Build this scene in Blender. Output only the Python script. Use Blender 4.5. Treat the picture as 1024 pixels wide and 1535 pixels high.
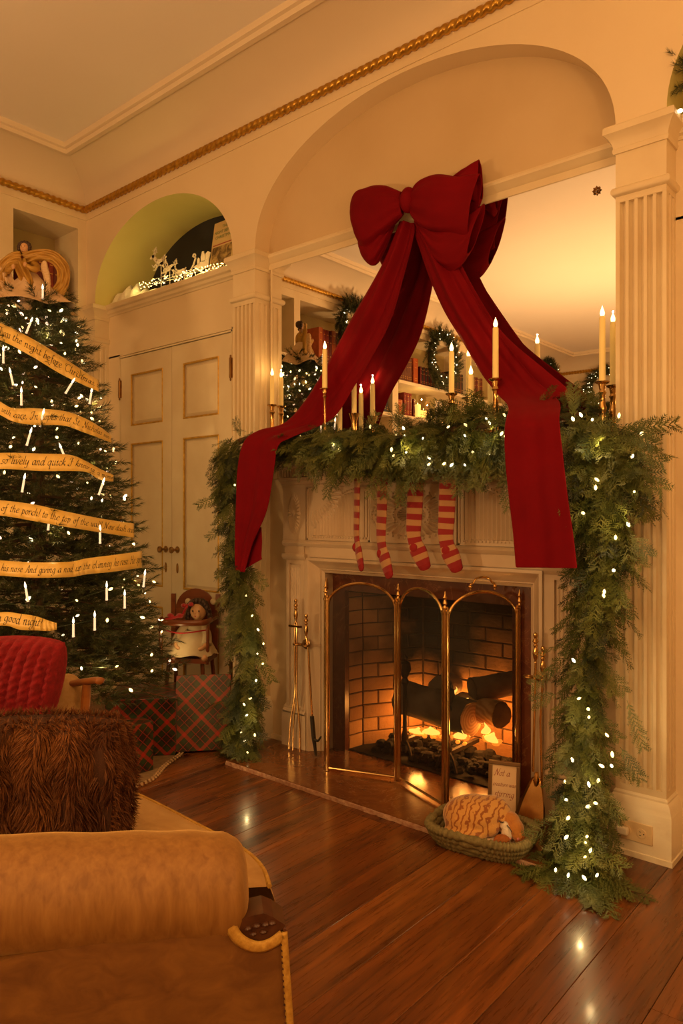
import bpy, bmesh, math, random
import numpy as np
from mathutils import Vector, Matrix
random.seed(7); RNG = np.random.default_rng(11)
for o in list(bpy.data.objects): bpy.data.objects.remove(o)
scene = bpy.context.scene
COL = scene.collection
PI = math.pi
# ---------------------------------------------------------------- camera
CAM_H = 1.18; FOC = 1093.0; YAW = math.radians(40.33)
cam_d = bpy.data.cameras.new('camera'); cam = bpy.data.objects.new('camera', cam_d); COL.objects.link(cam)
cam_d.sensor_fit = 'HORIZONTAL'; cam_d.sensor_width = 24.0; cam_d.lens = FOC / 1024 * 24.0
cam_d.clip_start = 0.05; cam_d.clip_end = 60
cam.location = (0, 0, CAM_H); cam.rotation_euler = (PI / 2, 0, YAW)
scene.camera = cam
# ---------------------------------------------------------------- world, exposure
w = bpy.data.worlds.new('world'); scene.world = w; w.use_nodes = True
w.node_tree.nodes['Background'].inputs[0].default_value = (1.0, 0.56, 0.26, 1)
w.node_tree.nodes['Background'].inputs[1].default_value = 0.02
vs = scene.view_settings
vs.view_transform = 'Standard'; vs.look = 'None'; vs.gamma = 1.0; vs.use_curve_mapping = False
vs.exposure = 0.30
# ---------------------------------------------------------------- room lamps and one added fill lamp, out of view (their bodies are built further down)
WARM = (1.0, 0.585, 0.235)
LAMPS = [  # x, y, z of the bulb, watts, radius
    (0.38, 1.05, 1.78, 17, 0.12),
    (-0.45, -1.60, 1.90, 52, 0.13),  # fill lamp added behind the camera to lift the doors and left side
    (-2.55, -1.25, 1.22, 72, 0.10),
]
for lx, ly, lz, lw, lr in LAMPS:
    ld = bpy.data.lights.new('lamp_bulb', 'POINT'); ld.energy = lw; ld.color = WARM; ld.shadow_soft_size = lr
    lo = bpy.data.objects.new('lamp_bulb', ld); lo.location = (lx, ly, lz); COL.objects.link(lo)
    if True:      # wide upward spot added at each lamp to brighten the ceiling
        sd = bpy.data.lights.new('lamp_uplight', 'SPOT'); sd.energy = (60 if ly > 0 else 125) if lz > 1.5 else 140; sd.color = WARM; sd.shadow_soft_size = lr; sd.spot_size = math.radians(150); sd.spot_blend = 1.0
        so_ = bpy.data.objects.new('lamp_uplight', sd); so_.location = (lx, ly, lz + .05); so_.rotation_euler = (PI, 0, 0); COL.objects.link(so_)

# ---------------------------------------------------------------- survey of the place: sight lines from the tripod onto known planes
_F = np.array([-math.sin(YAW), math.cos(YAW), 0.]); _R = np.array([math.cos(YAW), math.sin(YAW), 0.]); _U = np.array([0, 0, 1.]); _C = np.array([0, 0, CAM_H])
def ray(u, v): return _F * FOC + _R * (u - 512.) + _U * (767.5 - v)
def onX(u, v, X): d = ray(u, v); return _C + d * (X / d[0])
def onY(u, v, Y): d = ray(u, v); return _C + d * (Y / d[1])
def onZ(u, v, Z): d = ray(u, v); return _C + d * ((Z - CAM_H) / d[2])
def at(u, v, z): return _C + ray(u, v) * (z / FOC)
def depth(P): return float(np.dot(np.array(P) - _C, _F))
V3 = lambda p: np.array(p, float)

# ---------------------------------------------------------------- mesh builder
class MB:
    def __init__(s): s.v = []; s.f = []; s.n = 0; s.uv = []
    def add(s, verts, faces):
        verts = np.asarray(verts, float).reshape(-1, 3); k = s.n
        s.v.append(verts); s.f.extend([tuple(i + k for i in f) for f in faces]); s.n += len(verts); return s
    def box(s, x0, x1, y0, y1, z0, z1):
        x0, x1 = min(x0, x1), max(x0, x1); y0, y1 = min(y0, y1), max(y0, y1); z0, z1 = min(z0, z1), max(z0, z1)
        return s.add([(x0,y0,z0),(x1,y0,z0),(x1,y1,z0),(x0,y1,z0),(x0,y0,z1),(x1,y0,z1),(x1,y1,z1),(x0,y1,z1)],
                     [(3,2,1,0),(4,5,6,7),(0,1,5,4),(1,2,6,5),(2,3,7,6),(3,0,4,7)])
    def obox(s, c, ax, ay, az, hx, hy, hz):
        c, ax, ay, az = map(V3, (c, ax, ay, az)); P = []
        for k in (-1, 1):
            for i, j in ((-1,-1),(1,-1),(1,1),(-1,1)): P.append(c + ax*hx*i + ay*hy*j + az*hz*k)
        return s.add(P, [(3,2,1,0),(4,5,6,7),(0,1,5,4),(1,2,6,5),(2,3,7,6),(3,0,4,7)])
    def prism(s, poly, a, b):   # poly: 3D points; extruded from offset a to offset b (3D vectors)
        poly = np.asarray(poly, float); n = len(poly); a = V3(a); b = V3(b)
        f = [tuple(range(n))[::-1], tuple(range(n, 2*n))] + [(i, (i+1) % n, n+(i+1) % n, n+i) for i in range(n)]
        return s.add(np.vstack([poly + a, poly + b]), f)
    def extr(s, prof, axis, a, b):  # prof: list of 2D (y,z) for axis x, (x,z) for axis y, (x,y) for axis z
        P = []
        for p, q in prof: P.append({'x': (0, p, q), 'y': (p, 0, q), 'z': (p, q, 0)}[axis])
        e = {'x': (1,0,0), 'y': (0,1,0), 'z': (0,0,1)}[axis]; e = V3(e)
        return s.prism(P, e*a, e*b)
    def lathe(s, prof, c=(0,0,0), seg=16, ax=(0,0,1), cap=True):   # prof: (r, h)
        ax = V3(ax); ax = ax/np.linalg.norm(ax); t = V3((1,0,0)) if abs(ax[0]) < .9 else V3((0,1,0))
        e1 = np.cross(ax, t); e1 /= np.linalg.norm(e1); e2 = np.cross(ax, e1); c = V3(c); P = []; F = []
        for r, h in prof:
            for k in range(seg):
                a = 2*PI*k/seg; P.append(c + ax*h + (e1*math.cos(a) + e2*math.sin(a))*r)
        for i in range(len(prof)-1):
            for k in range(seg):
                k2 = (k+1) % seg; F.append((i*seg+k, i*seg+k2, (i+1)*seg+k2, (i+1)*seg+k))
        if cap: F.append(tuple(range(seg))[::-1]); F.append(tuple(range((len(prof)-1)*seg, len(prof)*seg)))
        return s.add(P, F)
    def tube(s, pts, r, seg=8, cap=True, closed=False, ry=None, up=None):
        pts = [V3(p) for p in pts]; n = len(pts); rs = r if hasattr(r, '__len__') else [r]*n
        rys = (ry if hasattr(ry, '__len__') else [ry]*n) if ry is not None else rs
        P = []; F = []; prev = None
        for i, p in enumerate(pts):
            if closed: t = pts[(i+1) % n] - pts[i-1]
            else: t = pts[min(i+1, n-1)] - pts[max(i-1, 0)]
            t = t/(np.linalg.norm(t)+1e-12)
            if up is not None: e1 = np.cross(V3(up), t)
            elif prev is None: e1 = np.cross(t, (0,0,1)) if abs(t[2]) < .95 else np.cross(t, (1,0,0))
            else: e1 = prev - t*np.dot(prev, t)
            e1 = e1/(np.linalg.norm(e1)+1e-12); prev = e1; e2 = np.cross(t, e1)
            for k in range(seg):
                a = 2*PI*k/seg; P.append(p + e1*math.cos(a)*rs[i] + e2*math.sin(a)*rys[i])
        m = n if closed else n-1
        for i in range(m):
            j = (i+1) % n
            for k in range(seg):
                k2 = (k+1) % seg; F.append((i*seg+k, i*seg+k2, j*seg+k2, j*seg+k))
        if cap and not closed: F.append(tuple(range(seg))[::-1]); F.append(tuple(range((n-1)*seg, n*seg)))
        return s.add(P, F)
    def ell(s, c, r, seg=16, rings=10, rot=None):
        P = []; F = []; r = V3(r) if hasattr(r, '__len__') else V3((r, r, r)); M = np.array(rot) if rot is not None else np.eye(3)
        for i in range(rings+1):
            th = PI*i/rings
            for k in range(seg):
                a = 2*PI*k/seg; P.append(V3(c) + M @ (V3((math.sin(th)*math.cos(a), math.sin(th)*math.sin(a), math.cos(th)))*r))
        for i in range(rings):
            for k in range(seg):
                k2 = (k+1) % seg; F.append((i*seg+k, (i+1)*seg+k, (i+1)*seg+k2, i*seg+k2))
        return s.add(P, F)
    def grid(s, G, close_u=False):   # G: [rows][cols] points
        G = np.asarray(G, float); m, n = G.shape[:2]; F = []
        for i in range(m-1):
            for j in range(n-1 if not close_u else n):
                j2 = (j+1) % n; F.append((i*n+j, i*n+j2, (i+1)*n+j2, (i+1)*n+j))
        return s.add(G.reshape(-1, 3), F)
    def verts(s): return np.vstack(s.v)
    def xf(s, M):    # apply 4x4 / Matrix
        M = np.array(M); A = s.verts(); s.v = [A @ M[:3,:3].T + M[:3,3]]; return s

def link(o, parent=None):
    COL.objects.link(o)
    if parent is not None: o.parent = parent
    return o
def wloc(o):
    L = V3((0,0,0))
    while o is not None: L = L + V3(o.location); o = o.parent
    return L
def build(name, mb, mat, parent=None, sharp=35, local=False, smooth=True, mods=None):
    V = mb.verts()
    if parent is not None and not local: V = V - wloc(parent)
    me = bpy.data.meshes.new(name); me.from_pydata(V.tolist(), [], mb.f); me.validate(); me.update()
    if mat is not None: me.materials.append(M[mat] if isinstance(mat, str) else mat)
    if smooth and len(me.polygons):
        me.shade_smooth()
        if sharp < 180: me.set_sharp_from_angle(angle=math.radians(sharp))
    o = bpy.data.objects.new(name, me); link(o, parent)
    for k, kw in (mods or []):
        md = o.modifiers.new(k, k)
        for a, b in kw.items(): setattr(md, a, b)
    return o
def recalc(o):
    bm = bmesh.new(); bm.from_mesh(o.data); bmesh.ops.remove_doubles(bm, verts=bm.verts, dist=1e-6); bmesh.ops.recalc_face_normals(bm, faces=bm.faces); bm.to_mesh(o.data); bm.free(); return o
def tag(o, label, cat, group=None):
    o['label'] = label; o['category'] = cat
    if group: o['group'] = group
    return o
def thing(name, loc, label, cat, group=None, rz=0):
    o = bpy.data.objects.new(name, None); o.empty_display_size = .05; COL.objects.link(o)
    o.location = [float(a) for a in loc]; o.rotation_euler = (0, 0, rz); return tag(o, label, cat, group)
def struct(o): o['kind'] = 'structure'; return o
def stuff(o): o['kind'] = 'stuff'; return o
def copyobj(o, parent=None, loc=None, label=None):
    c = o.copy(); COL.objects.link(c)
    if parent is not None: c.parent = parent
    if loc is not None: c.location = [float(a) for a in loc]
    if label: c['label'] = label
    return c
def copytree(root, loc=None, rz=None, label=None):
    c = copyobj(root, None, loc, label)
    if rz is not None: c.rotation_euler = (0, 0, rz)
    for ch in [o for o in COL.objects if o.parent == root]:
        d = copyobj(ch, c)
        for g in [o for o in COL.objects if o.parent == ch]: copyobj(g, d)
    return c
def crom(pts, n):   # Catmull-Rom resample to n points
    P = np.asarray(pts, float); m = len(P); out = []
    for t in np.linspace(0, m-1, n):
        i = min(int(t), m-2); f = t-i
        p0, p1, p2, p3 = P[max(i-1,0)], P[i], P[i+1], P[min(i+2, m-1)]
        out.append(.5*((2*p1) + (-p0+p2)*f + (2*p0-5*p1+4*p2-p3)*f*f + (-p0+3*p1-3*p2+p3)*f**3))
    return np.array(out)
def rotz(a): c, s = math.cos(a), math.sin(a); return np.array([[c,-s,0],[s,c,0],[0,0,1.]])
def frame(t, up=(0,0,1)):
    t = V3(t); t = t/np.linalg.norm(t); x = np.cross(V3(up), t)
    if np.linalg.norm(x) < 1e-4: x = np.cross((1,0,0), t)
    x = x/np.linalg.norm(x); return np.stack([x, np.cross(t, x), t], 1)   # columns: side, up', dir

# ---------------------------------------------------------------- materials
M = {}
def node_mat(name, col=(.8,.8,.8), rough=.5, metal=0., spec=.5, sheen=0., coat=0., trans=0.):
    m = bpy.data.materials.new(name); m.use_nodes = True; b = m.node_tree.nodes['Principled BSDF']
    b.inputs['Base Color'].default_value = (*col, 1); b.inputs['Roughness'].default_value = rough; b.inputs['Metallic'].default_value = metal
    b.inputs['Specular IOR Level'].default_value = spec; b.inputs['Sheen Weight'].default_value = sheen; b.inputs['Coat Weight'].default_value = coat
    M[name] = m; return m, m.node_tree, b
def N(nt, typ, **kw):
    n = nt.nodes.new(typ)
    for k, v in kw.items():
        if k.startswith('i_'):
            key = k[2:]; key = int(key) if key.isdigit() else key.replace('_', ' ')
            n.inputs[key].default_value = v
        else: setattr(n, k, v)
    return n
def L(nt, a, b): nt.links.new(a, b)
def ramp(nt, fac, stops, interp='LINEAR'):
    r = nt.nodes.new('ShaderNodeValToRGB'); r.color_ramp.interpolation = interp; e = r.color_ramp.elements
    e[0].position = stops[0][0]; e[0].color = (*stops[0][1], 1); e[1].position = stops[1][0]; e[1].color = (*stops[1][1], 1)
    for p, c in stops[2:]: x = e.new(p); x.color = (*c, 1)
    L(nt, fac, r.inputs[0]); return r.outputs[0]
def coords(nt, kind='Object', scale=(1,1,1), rot=(0,0,0)):
    t = N(nt, 'ShaderNodeTexCoord'); mp = N(nt, 'ShaderNodeMapping'); mp.inputs['Scale'].default_value = scale; mp.inputs['Rotation'].default_value = rot
    L(nt, t.outputs[kind], mp.inputs[0]); return mp.outputs[0]
def noise(nt, vec, scale, detail=4, rough=.5, dist=0.):
    n = N(nt, 'ShaderNodeTexNoise'); n.inputs['Scale'].default_value = scale; n.inputs['Detail'].default_value = detail; n.inputs['Roughness'].default_value = rough; n.inputs['Distortion'].default_value = dist
    L(nt, vec, n.inputs['Vector']); return n.outputs['Fac']
def bump(nt, b, h, strength=.2, dist=.01):
    n = N(nt, 'ShaderNodeBump'); n.inputs['Strength'].default_value = strength; n.inputs['Distance'].default_value = dist
    L(nt, h, n.inputs['Height']); L(nt, n.outputs[0], b.inputs['Normal'])
def math_(nt, op, a, b=None):
    n = N(nt, 'ShaderNodeMath', operation=op)
    for i, x in enumerate((a, b)):
        if x is None: continue
        if isinstance(x, (int, float)): n.inputs[i].default_value = x
        else: L(nt, x, n.inputs[i])
    return n.outputs[0]
def mixc(nt, fac, a, b):
    n = N(nt, 'ShaderNodeMix', data_type='RGBA')
    if isinstance(fac, (int, float)): n.inputs[0].default_value = fac
    else: L(nt, fac, n.inputs[0])
    for i, x in ((6, a), (7, b)):
        if isinstance(x, tuple): n.inputs[i].default_value = (*x, 1)
        else: L(nt, x, n.inputs[i])
    return n.outputs[2]
def varied(name, c1, c2, scale=3., rough=.5, detail=4, bumps=0., bscale=60., kind='Object', dist=0., mscale=(1,1,1), lo=.3, hi=.7, **kw):
    m, nt, b = node_mat(name, c1, rough, **kw); vec = coords(nt, kind, mscale)
    L(nt, ramp(nt, noise(nt, vec, scale, detail, dist=dist), [(lo, c1), (hi, c2)]), b.inputs['Base Color'])
    if bumps: bump(nt, b, noise(nt, vec, bscale, 3), bumps)
    return m
def emis(name, col, strength, sample=True):
    m = bpy.data.materials.new(name); m.use_nodes = True; nt = m.node_tree; b = nt.nodes['Principled BSDF']
    b.inputs['Base Color'].default_value = (*col, 1); b.inputs['Emission Color'].default_value = (*col, 1); b.inputs['Emission Strength'].default_value = strength
    if not sample:
        try: m.cycles.emission_sampling = 'NONE'
        except Exception: pass
    M[name] = m; return m
# paints
varied('wall_paint', (.80,.66,.45), (.74,.59,.38), 1.6, .55, bumps=.03, bscale=90, kind='Generated' if False else 'Object')
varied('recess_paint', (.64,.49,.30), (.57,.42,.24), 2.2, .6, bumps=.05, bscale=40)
varied('trim_paint', (.80,.68,.47), (.70,.56,.36), 4., .42, bumps=.04, bscale=70)
varied('old_trim_paint', (.82,.72,.54), (.60,.46,.28), 9., .45, bumps=.08, bscale=50, lo=.55, hi=.78)
varied('mantel_paint', (.60,.46,.32), (.50,.38,.25), 5., .42, bumps=.05, bscale=80)
varied('ceiling_paint', (.84,.77,.71), (.80,.73,.66), .9, .75)
varied('cove_paint', (.78,.66,.50), (.74,.61,.45), 1.2, .7)
varied('niche_glow_paint', (.70,.62,.24), (.62,.54,.18), 2., .6)  # olive tint puts the fairy-light glow into the wall colour
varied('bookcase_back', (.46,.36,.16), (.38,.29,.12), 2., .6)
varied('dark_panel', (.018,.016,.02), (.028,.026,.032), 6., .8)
varied('gilt', (.62,.36,.06), (.42,.22,.03), 30., .32, metal=.85)
varied('gilt_paint', (.72,.44,.08), (.50,.28,.04), 40., .4, metal=.4)
varied('brass', (.80,.52,.20), (.62,.36,.12), 18., .2, metal=1.)
varied('aged_brass', (.42,.24,.08), (.25,.13,.05), 25., .34, metal=1.)
varied('iron', (.03,.025,.02), (.06,.045,.03), 25., .55, metal=.6)
varied('soot', (.006,.005,.004), (.014,.010,.007), 12., .95, bumps=.4, bscale=40)
m, nt, b = node_mat('mirror_glass', (.93,.92,.90), .0, metal=1.)
# wood floor plank, one tone per plank
m, nt, b = node_mat('floor_wood', (.2,.07,.02), .26)
oi = N(nt, 'ShaderNodeObjectInfo'); tc = N(nt, 'ShaderNodeTexCoord')
mp = N(nt, 'ShaderNodeMapping'); mp.inputs['Scale'].default_value = (16, .9, 1); L(nt, tc.outputs['Object'], mp.inputs[0])
ad = N(nt, 'ShaderNodeVectorMath', operation='ADD'); L(nt, mp.outputs[0], ad.inputs[0])
cmb = N(nt, 'ShaderNodeCombineXYZ'); L(nt, math_(nt, 'MULTIPLY', oi.outputs['Random'], 37.), cmb.inputs[0]); L(nt, math_(nt, 'MULTIPLY', oi.outputs['Random'], 91.), cmb.inputs[1]); L(nt, cmb.outputs[0], ad.inputs[1])
g1 = noise(nt, ad.outputs[0], 1.1, 6, .62, 1.2); g2 = noise(nt, ad.outputs[0], 7., 4, .6, .3)
base = ramp(nt, oi.outputs['Random'], [(0., (.145,.043,.009)), (.35, (.22,.068,.013)), (.6, (.27,.09,.017)), (.85, (.19,.056,.011)), (1., (.38,.145,.030))])
grain = ramp(nt, g1, [(.28, (.22,.18,.16)), (.5, (.85,.85,.85)), (.72, (1.35,1.3,1.2))])
fine = ramp(nt, g2, [(.3, (.72,.72,.72)), (.7, (1.15,1.15,1.15))])
mm = N(nt, 'ShaderNodeMix', data_type='RGBA', blend_type='MULTIPLY'); mm.inputs[0].default_value = 1; L(nt, base, mm.inputs[6]); L(nt, grain, mm.inputs[7])
m2 = N(nt, 'ShaderNodeMix', data_type='RGBA', blend_type='MULTIPLY'); m2.inputs[0].default_value = 1; L(nt, mm.outputs[2], m2.inputs[6]); L(nt, fine, m2.inputs[7])
L(nt, m2.outputs[2], b.inputs['Base Color']); b.inputs['Coat Weight'].default_value = .25; b.inputs['Coat Roughness'].default_value = .12
L(nt, math_(nt, 'ADD', math_(nt, 'MULTIPLY', g2, .18), .20), b.inputs['Roughness'])
# marble
def marble(name, c1, c2, vein, rough):
    m, nt, b = node_mat(name, c1, rough); vec = coords(nt)
    n1 = noise(nt, vec, 9., 6, .6, 1.5); n2 = noise(nt, vec, 5., 5, .55, 2.5)
    v = math_(nt, 'ABSOLUTE', math_(nt, 'SUBTRACT', n2, .5))
    L(nt, mixc(nt, ramp(nt, v, [(0., (.8,.8,.8)), (.012, (0,0,0))]), ramp(nt, n1, [(.3, c1), (.7, c2)]), vein), b.inputs['Base Color'])
marble('marble_red', (.080,.020,.009), (.15,.042,.016), (.26,.12,.05), .30)
marble('marble_hearth', (.12,.038,.010), (.19,.068,.018), (.25,.12,.05), .20)
varied('chipped_edge', (.26,.11,.06), (.45,.28,.18), 60., .8, bumps=.5, bscale=60)
# cloth
def velvet(name, c1, c2, scale, sheen, rough=.7, mscale=(1,1,1), bst=.1, dist=0., tint=None):
    m, nt, b = node_mat(name, c1, rough, sheen=sheen); vec = coords(nt, 'Object', mscale)
    L(nt, ramp(nt, noise(nt, vec, scale, 6, .6, dist), [(.32, c1), (.68, c2)]), b.inputs['Base Color']); b.inputs['Sheen Roughness'].default_value = .35
    b.inputs['Sheen Tint'].default_value = (*(tint or c2), 1); bump(nt, b, noise(nt, vec, 240, 2), bst, .002)
velvet('red_velvet', (.135,.0006,.0045), (.175,.001,.006), 5., .12, .8, tint=(.5,.01,.03))
velvet('gold_velvet', (.20,.085,.015), (.30,.145,.032), 1., .7, .6, mscale=(70,70,9), dist=.4, tint=(.85,.55,.2))
velvet('gold_velvet_panel', (.125,.046,.006), (.215,.092,.015), 1., .25, .7, mscale=(14,14,26), dist=.8, tint=(.8,.45,.1))
velvet('seat_velvet', (.40,.22,.065), (.52,.31,.11), 16., .8, .6, dist=1., tint=(.8,.55,.25))
M['red_velvet'].node_tree.nodes['Principled BSDF'].inputs['Specular IOR Level'].default_value = .12
velvet('gimp', (.56,.34,.06), (.36,.18,.02), 120., .2)
velvet('red_chenille', (.15,.002,.006), (.26,.005,.012), 60., .35, .95, bst=.8, tint=(.8,.05,.08))
velvet('tan_plush', (.36,.21,.075), (.46,.29,.12), 50., .8, .9, bst=.5)
varied('fur_brown', (.085,.024,.005), (.26,.095,.022), 9., .6, spec=.3, lo=.35, hi=.7)
varied('fur_under', (.04,.011,.003), (.07,.022,.005), 9., .9)
varied('carved_wood', (.045,.014,.006), (.10,.035,.014), 40., .3)
varied('chair_wood', (.36,.13,.030), (.26,.085,.018), 8., .32, mscale=(1,1,6))
varied('highchair_wood', (.15,.036,.010), (.22,.058,.014), 8., .32, mscale=(1,1,5))
# greens
def leafy(name, c1, c2, c3, scale, rough=.55):
    m, nt, b = node_mat(name, c1, rough); vec = coords(nt)
    L(nt, ramp(nt, noise(nt, vec, scale, 3), [(.30, c1), (.5, c2), (.72, c3)]), b.inputs['Base Color'])
    b.inputs['Subsurface Weight'].default_value = 0
leafy('cedar', (.042,.056,.009), (.082,.094,.015), (.15,.15,.03), 14.)
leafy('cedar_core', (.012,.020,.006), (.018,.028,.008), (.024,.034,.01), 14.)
leafy('pine_needles', (.024,.030,.007), (.050,.055,.012), (.09,.085,.02), 18.)
varied('bark', (.06,.028,.012), (.10,.05,.02), 30., .9)
# lights
emis('bulb_warm', (1., .72, .26), 3.4, False)
emis('bulb_pink', (1., .66, .42), 2.8, False)
emis('bulb_white', (1., .84, .48), 3.6, False)
emis('flame_led', (1., .70, .26), 4., False)
emis('tree_flame', (1., .84, .55), 2.6, False)
emis('ember', (1., .26, .02), 1.6, False)
emis('flame', (1., .52, .08), 2.6, False)
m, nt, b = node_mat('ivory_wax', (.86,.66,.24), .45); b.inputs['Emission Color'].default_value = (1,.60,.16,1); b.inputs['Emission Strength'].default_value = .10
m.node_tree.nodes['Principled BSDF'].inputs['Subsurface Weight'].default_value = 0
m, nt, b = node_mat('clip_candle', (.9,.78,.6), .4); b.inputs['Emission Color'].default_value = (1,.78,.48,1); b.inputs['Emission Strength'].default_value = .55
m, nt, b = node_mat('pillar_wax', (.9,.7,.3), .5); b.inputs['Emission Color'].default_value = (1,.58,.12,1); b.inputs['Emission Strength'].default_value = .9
node_mat('wire_green', (.03,.05,.02), .5); node_mat('wire_clear', (.75,.72,.62), .25)
node_mat('white_plastic', (.80,.72,.58), .4); node_mat('ivory_plastic', (.76,.58,.34), .35); node_mat('slot_dark', (.02,.015,.01), .6)
node_mat('ink', (.035,.018,.008), .6); node_mat('ink_red', (.34,.06,.04), .6); node_mat('ink_green', (.05,.16,.06), .6)
varied('gold_ribbon', (.90,.64,.20), (.78,.50,.09), 9., .34, sheen=.1)
M['gold_ribbon'].node_tree.nodes['Principled BSDF'].inputs['Specular IOR Level'].default_value = .6
node_mat('frame_bronze', (.22,.13,.06), .35, metal=.6); node_mat('card_cream', (.80,.58,.36), .7)
varied('snow', (.92,.86,.74), (.80,.72,.58), 30., .9, bumps=.6, bscale=50)
node_mat('cutout_white', (.86,.74,.62), .6)
varied('cover_art', (.10,.055,.02), (.42,.26,.10), 16., .6, dist=1.5, lo=.4, hi=.62); node_mat('cover_cream', (.62,.44,.22), .6)
# brick
m, nt, b = node_mat('fire_brick', (.30,.15,.06), .9); oi = N(nt, 'ShaderNodeObjectInfo'); vec = coords(nt)
tone = ramp(nt, oi.outputs['Random'], [(0., (.30,.15,.055)), (.5, (.40,.21,.08)), (1., (.48,.27,.11))])
L(nt, tone, b.inputs['Base Color']); bump(nt, b, noise(nt, vec, 60, 4), .4)
varied('sooty_brick', (.022,.014,.009), (.10,.05,.022), 6., .95, bumps=.4, bscale=60)
varied('mortar', (.09,.05,.025), (.05,.03,.015), 12., .95)
# logs
varied('log_bark', (.20,.15,.10), (.10,.07,.045), 9., .9, bumps=.6, bscale=22, mscale=(1,1,1))
m, nt, b = node_mat('log_end', (.55,.33,.14), .85); vec = coords(nt, 'Object'); wv = N(nt, 'ShaderNodeTexWave', wave_type='RINGS'); wv.inputs['Scale'].default_value = 22; wv.inputs['Distortion'].default_value = 3; L(nt, vec, wv.inputs[0])
L(nt, ramp(nt, wv.outputs[1], [(0., (.40,.22,.09)), (1., (.62,.40,.18))]), b.inputs['Base Color'])
# screen mesh: fine dark wire cloth
m = bpy.data.materials.new('wire_mesh'); m.use_nodes = True; nt = m.node_tree; b = nt.nodes['Principled BSDF']; b.inputs['Base Color'].default_value = (.03,.022,.015,1); b.inputs['Roughness'].default_value = .45; b.inputs['Metallic'].default_value = .5
b.inputs['Alpha'].default_value = .54; M['wire_mesh'] = m
# tartan wrapping paper (coordinates from UV in metres)
m, nt, b = node_mat('tartan', (.02,.02,.02), .30, coat=.25); uvn = N(nt, 'ShaderNodeTexCoord'); sp = N(nt, 'ShaderNodeSeparateXYZ'); L(nt, uvn.outputs['UV'], sp.inputs[0])
ca = math_(nt, 'MULTIPLY', math_(nt, 'ADD', sp.outputs[0], sp.outputs[1]), .7071); cb = math_(nt, 'MULTIPLY', math_(nt, 'SUBTRACT', sp.outputs[0], sp.outputs[1]), .7071)
def band(c, per, cen, half): return math_(nt, 'LESS_THAN', math_(nt, 'ABSOLUTE', math_(nt, 'SUBTRACT', math_(nt, 'FRACT', math_(nt, 'ADD', math_(nt, 'DIVIDE', c, per), 10.5 - cen)), .5)), half)
PER = .113; col = (.030,.030,.022)
reds = []; thin = []; grn = []
for c in (ca, cb): reds.append(band(c, PER, 0., .075)); thin.append(math_(nt, 'ADD', band(c, PER, .34, .014), band(c, PER, .62, .014))); grn.append(band(c, PER, 0., .27))
g = math_(nt, 'MULTIPLY', math_(nt, 'ADD', grn[0], grn[1]), .5); c1 = mixc(nt, g, (.020,.014,.010), (.030,.055,.022))
r = math_(nt, 'MINIMUM', math_(nt, 'ADD', math_(nt, 'MULTIPLY', reds[0], .55), math_(nt, 'MULTIPLY', reds[1], .55)), 1.); c2 = mixc(nt, r, c1, (.42,.022,.012))
t = math_(nt, 'MINIMUM', math_(nt, 'ADD', thin[0], thin[1]), 1.); c3 = mixc(nt, math_(nt, 'MULTIPLY', t, .55), c2, (.42,.035,.02)); L(nt, c3, b.inputs['Base Color']); b.inputs['Coat Roughness'].default_value = .15
# stockings: stripes along UV.y
m, nt, b = node_mat('striped_knit', (.4,.01,.02), .85, sheen=.3); uvn = N(nt, 'ShaderNodeTexCoord'); sp = N(nt, 'ShaderNodeSeparateXYZ'); L(nt, uvn.outputs['UV'], sp.inputs[0])
st = math_(nt, 'GREATER_THAN', math_(nt, 'FRACT', math_(nt, 'MULTIPLY', sp.outputs[1], 1.)), .5)
L(nt, mixc(nt, st, (.24,.006,.010), (.40,.21,.09)), b.inputs['Base Color']); bump(nt, b, noise(nt, coords(nt), 300, 2), .3, .002)
velvet('red_knit', (.22,.005,.009), (.27,.007,.012), 60., .3, .85)
# cat
m, nt, b = node_mat('cat_fur', (.7,.35,.08), .8, sheen=.5); vec = coords(nt, 'Object'); wv = N(nt, 'ShaderNodeTexWave', wave_type='BANDS', bands_direction='X'); wv.inputs['Scale'].default_value = 17; wv.inputs['Distortion'].default_value = 8.; wv.inputs['Detail'].default_value = 2.; wv.inputs['Detail Scale'].default_value = 1.8; L(nt, vec, wv.inputs[0])
L(nt, ramp(nt, wv.outputs[1], [(.14, (.30,.085,.010)), (.34, (.60,.30,.07))]), b.inputs['Base Color']); bump(nt, b, noise(nt, vec, 140, 3), .5, .004)
varied('cat_orange', (.55,.22,.03), (.42,.14,.018), 30., .85, sheen=.5, bumps=.4, bscale=160)
varied('cat_dark_orange', (.38,.12,.02), (.30,.085,.012), 30., .85, bumps=.4, bscale=160)
varied('cat_white', (.82,.70,.56), (.72,.58,.44), 30., .9, bumps=.4, bscale=160)
node_mat('cat_pink', (.75,.25,.22), .6)
varied('seagrass', (.24,.20,.085), (.15,.12,.045), 60., .85, bumps=.4, bscale=90)
varied('fleece', (.82,.64,.48), (.70,.52,.36), 40., .95, bumps=.5, bscale=70)
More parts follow.
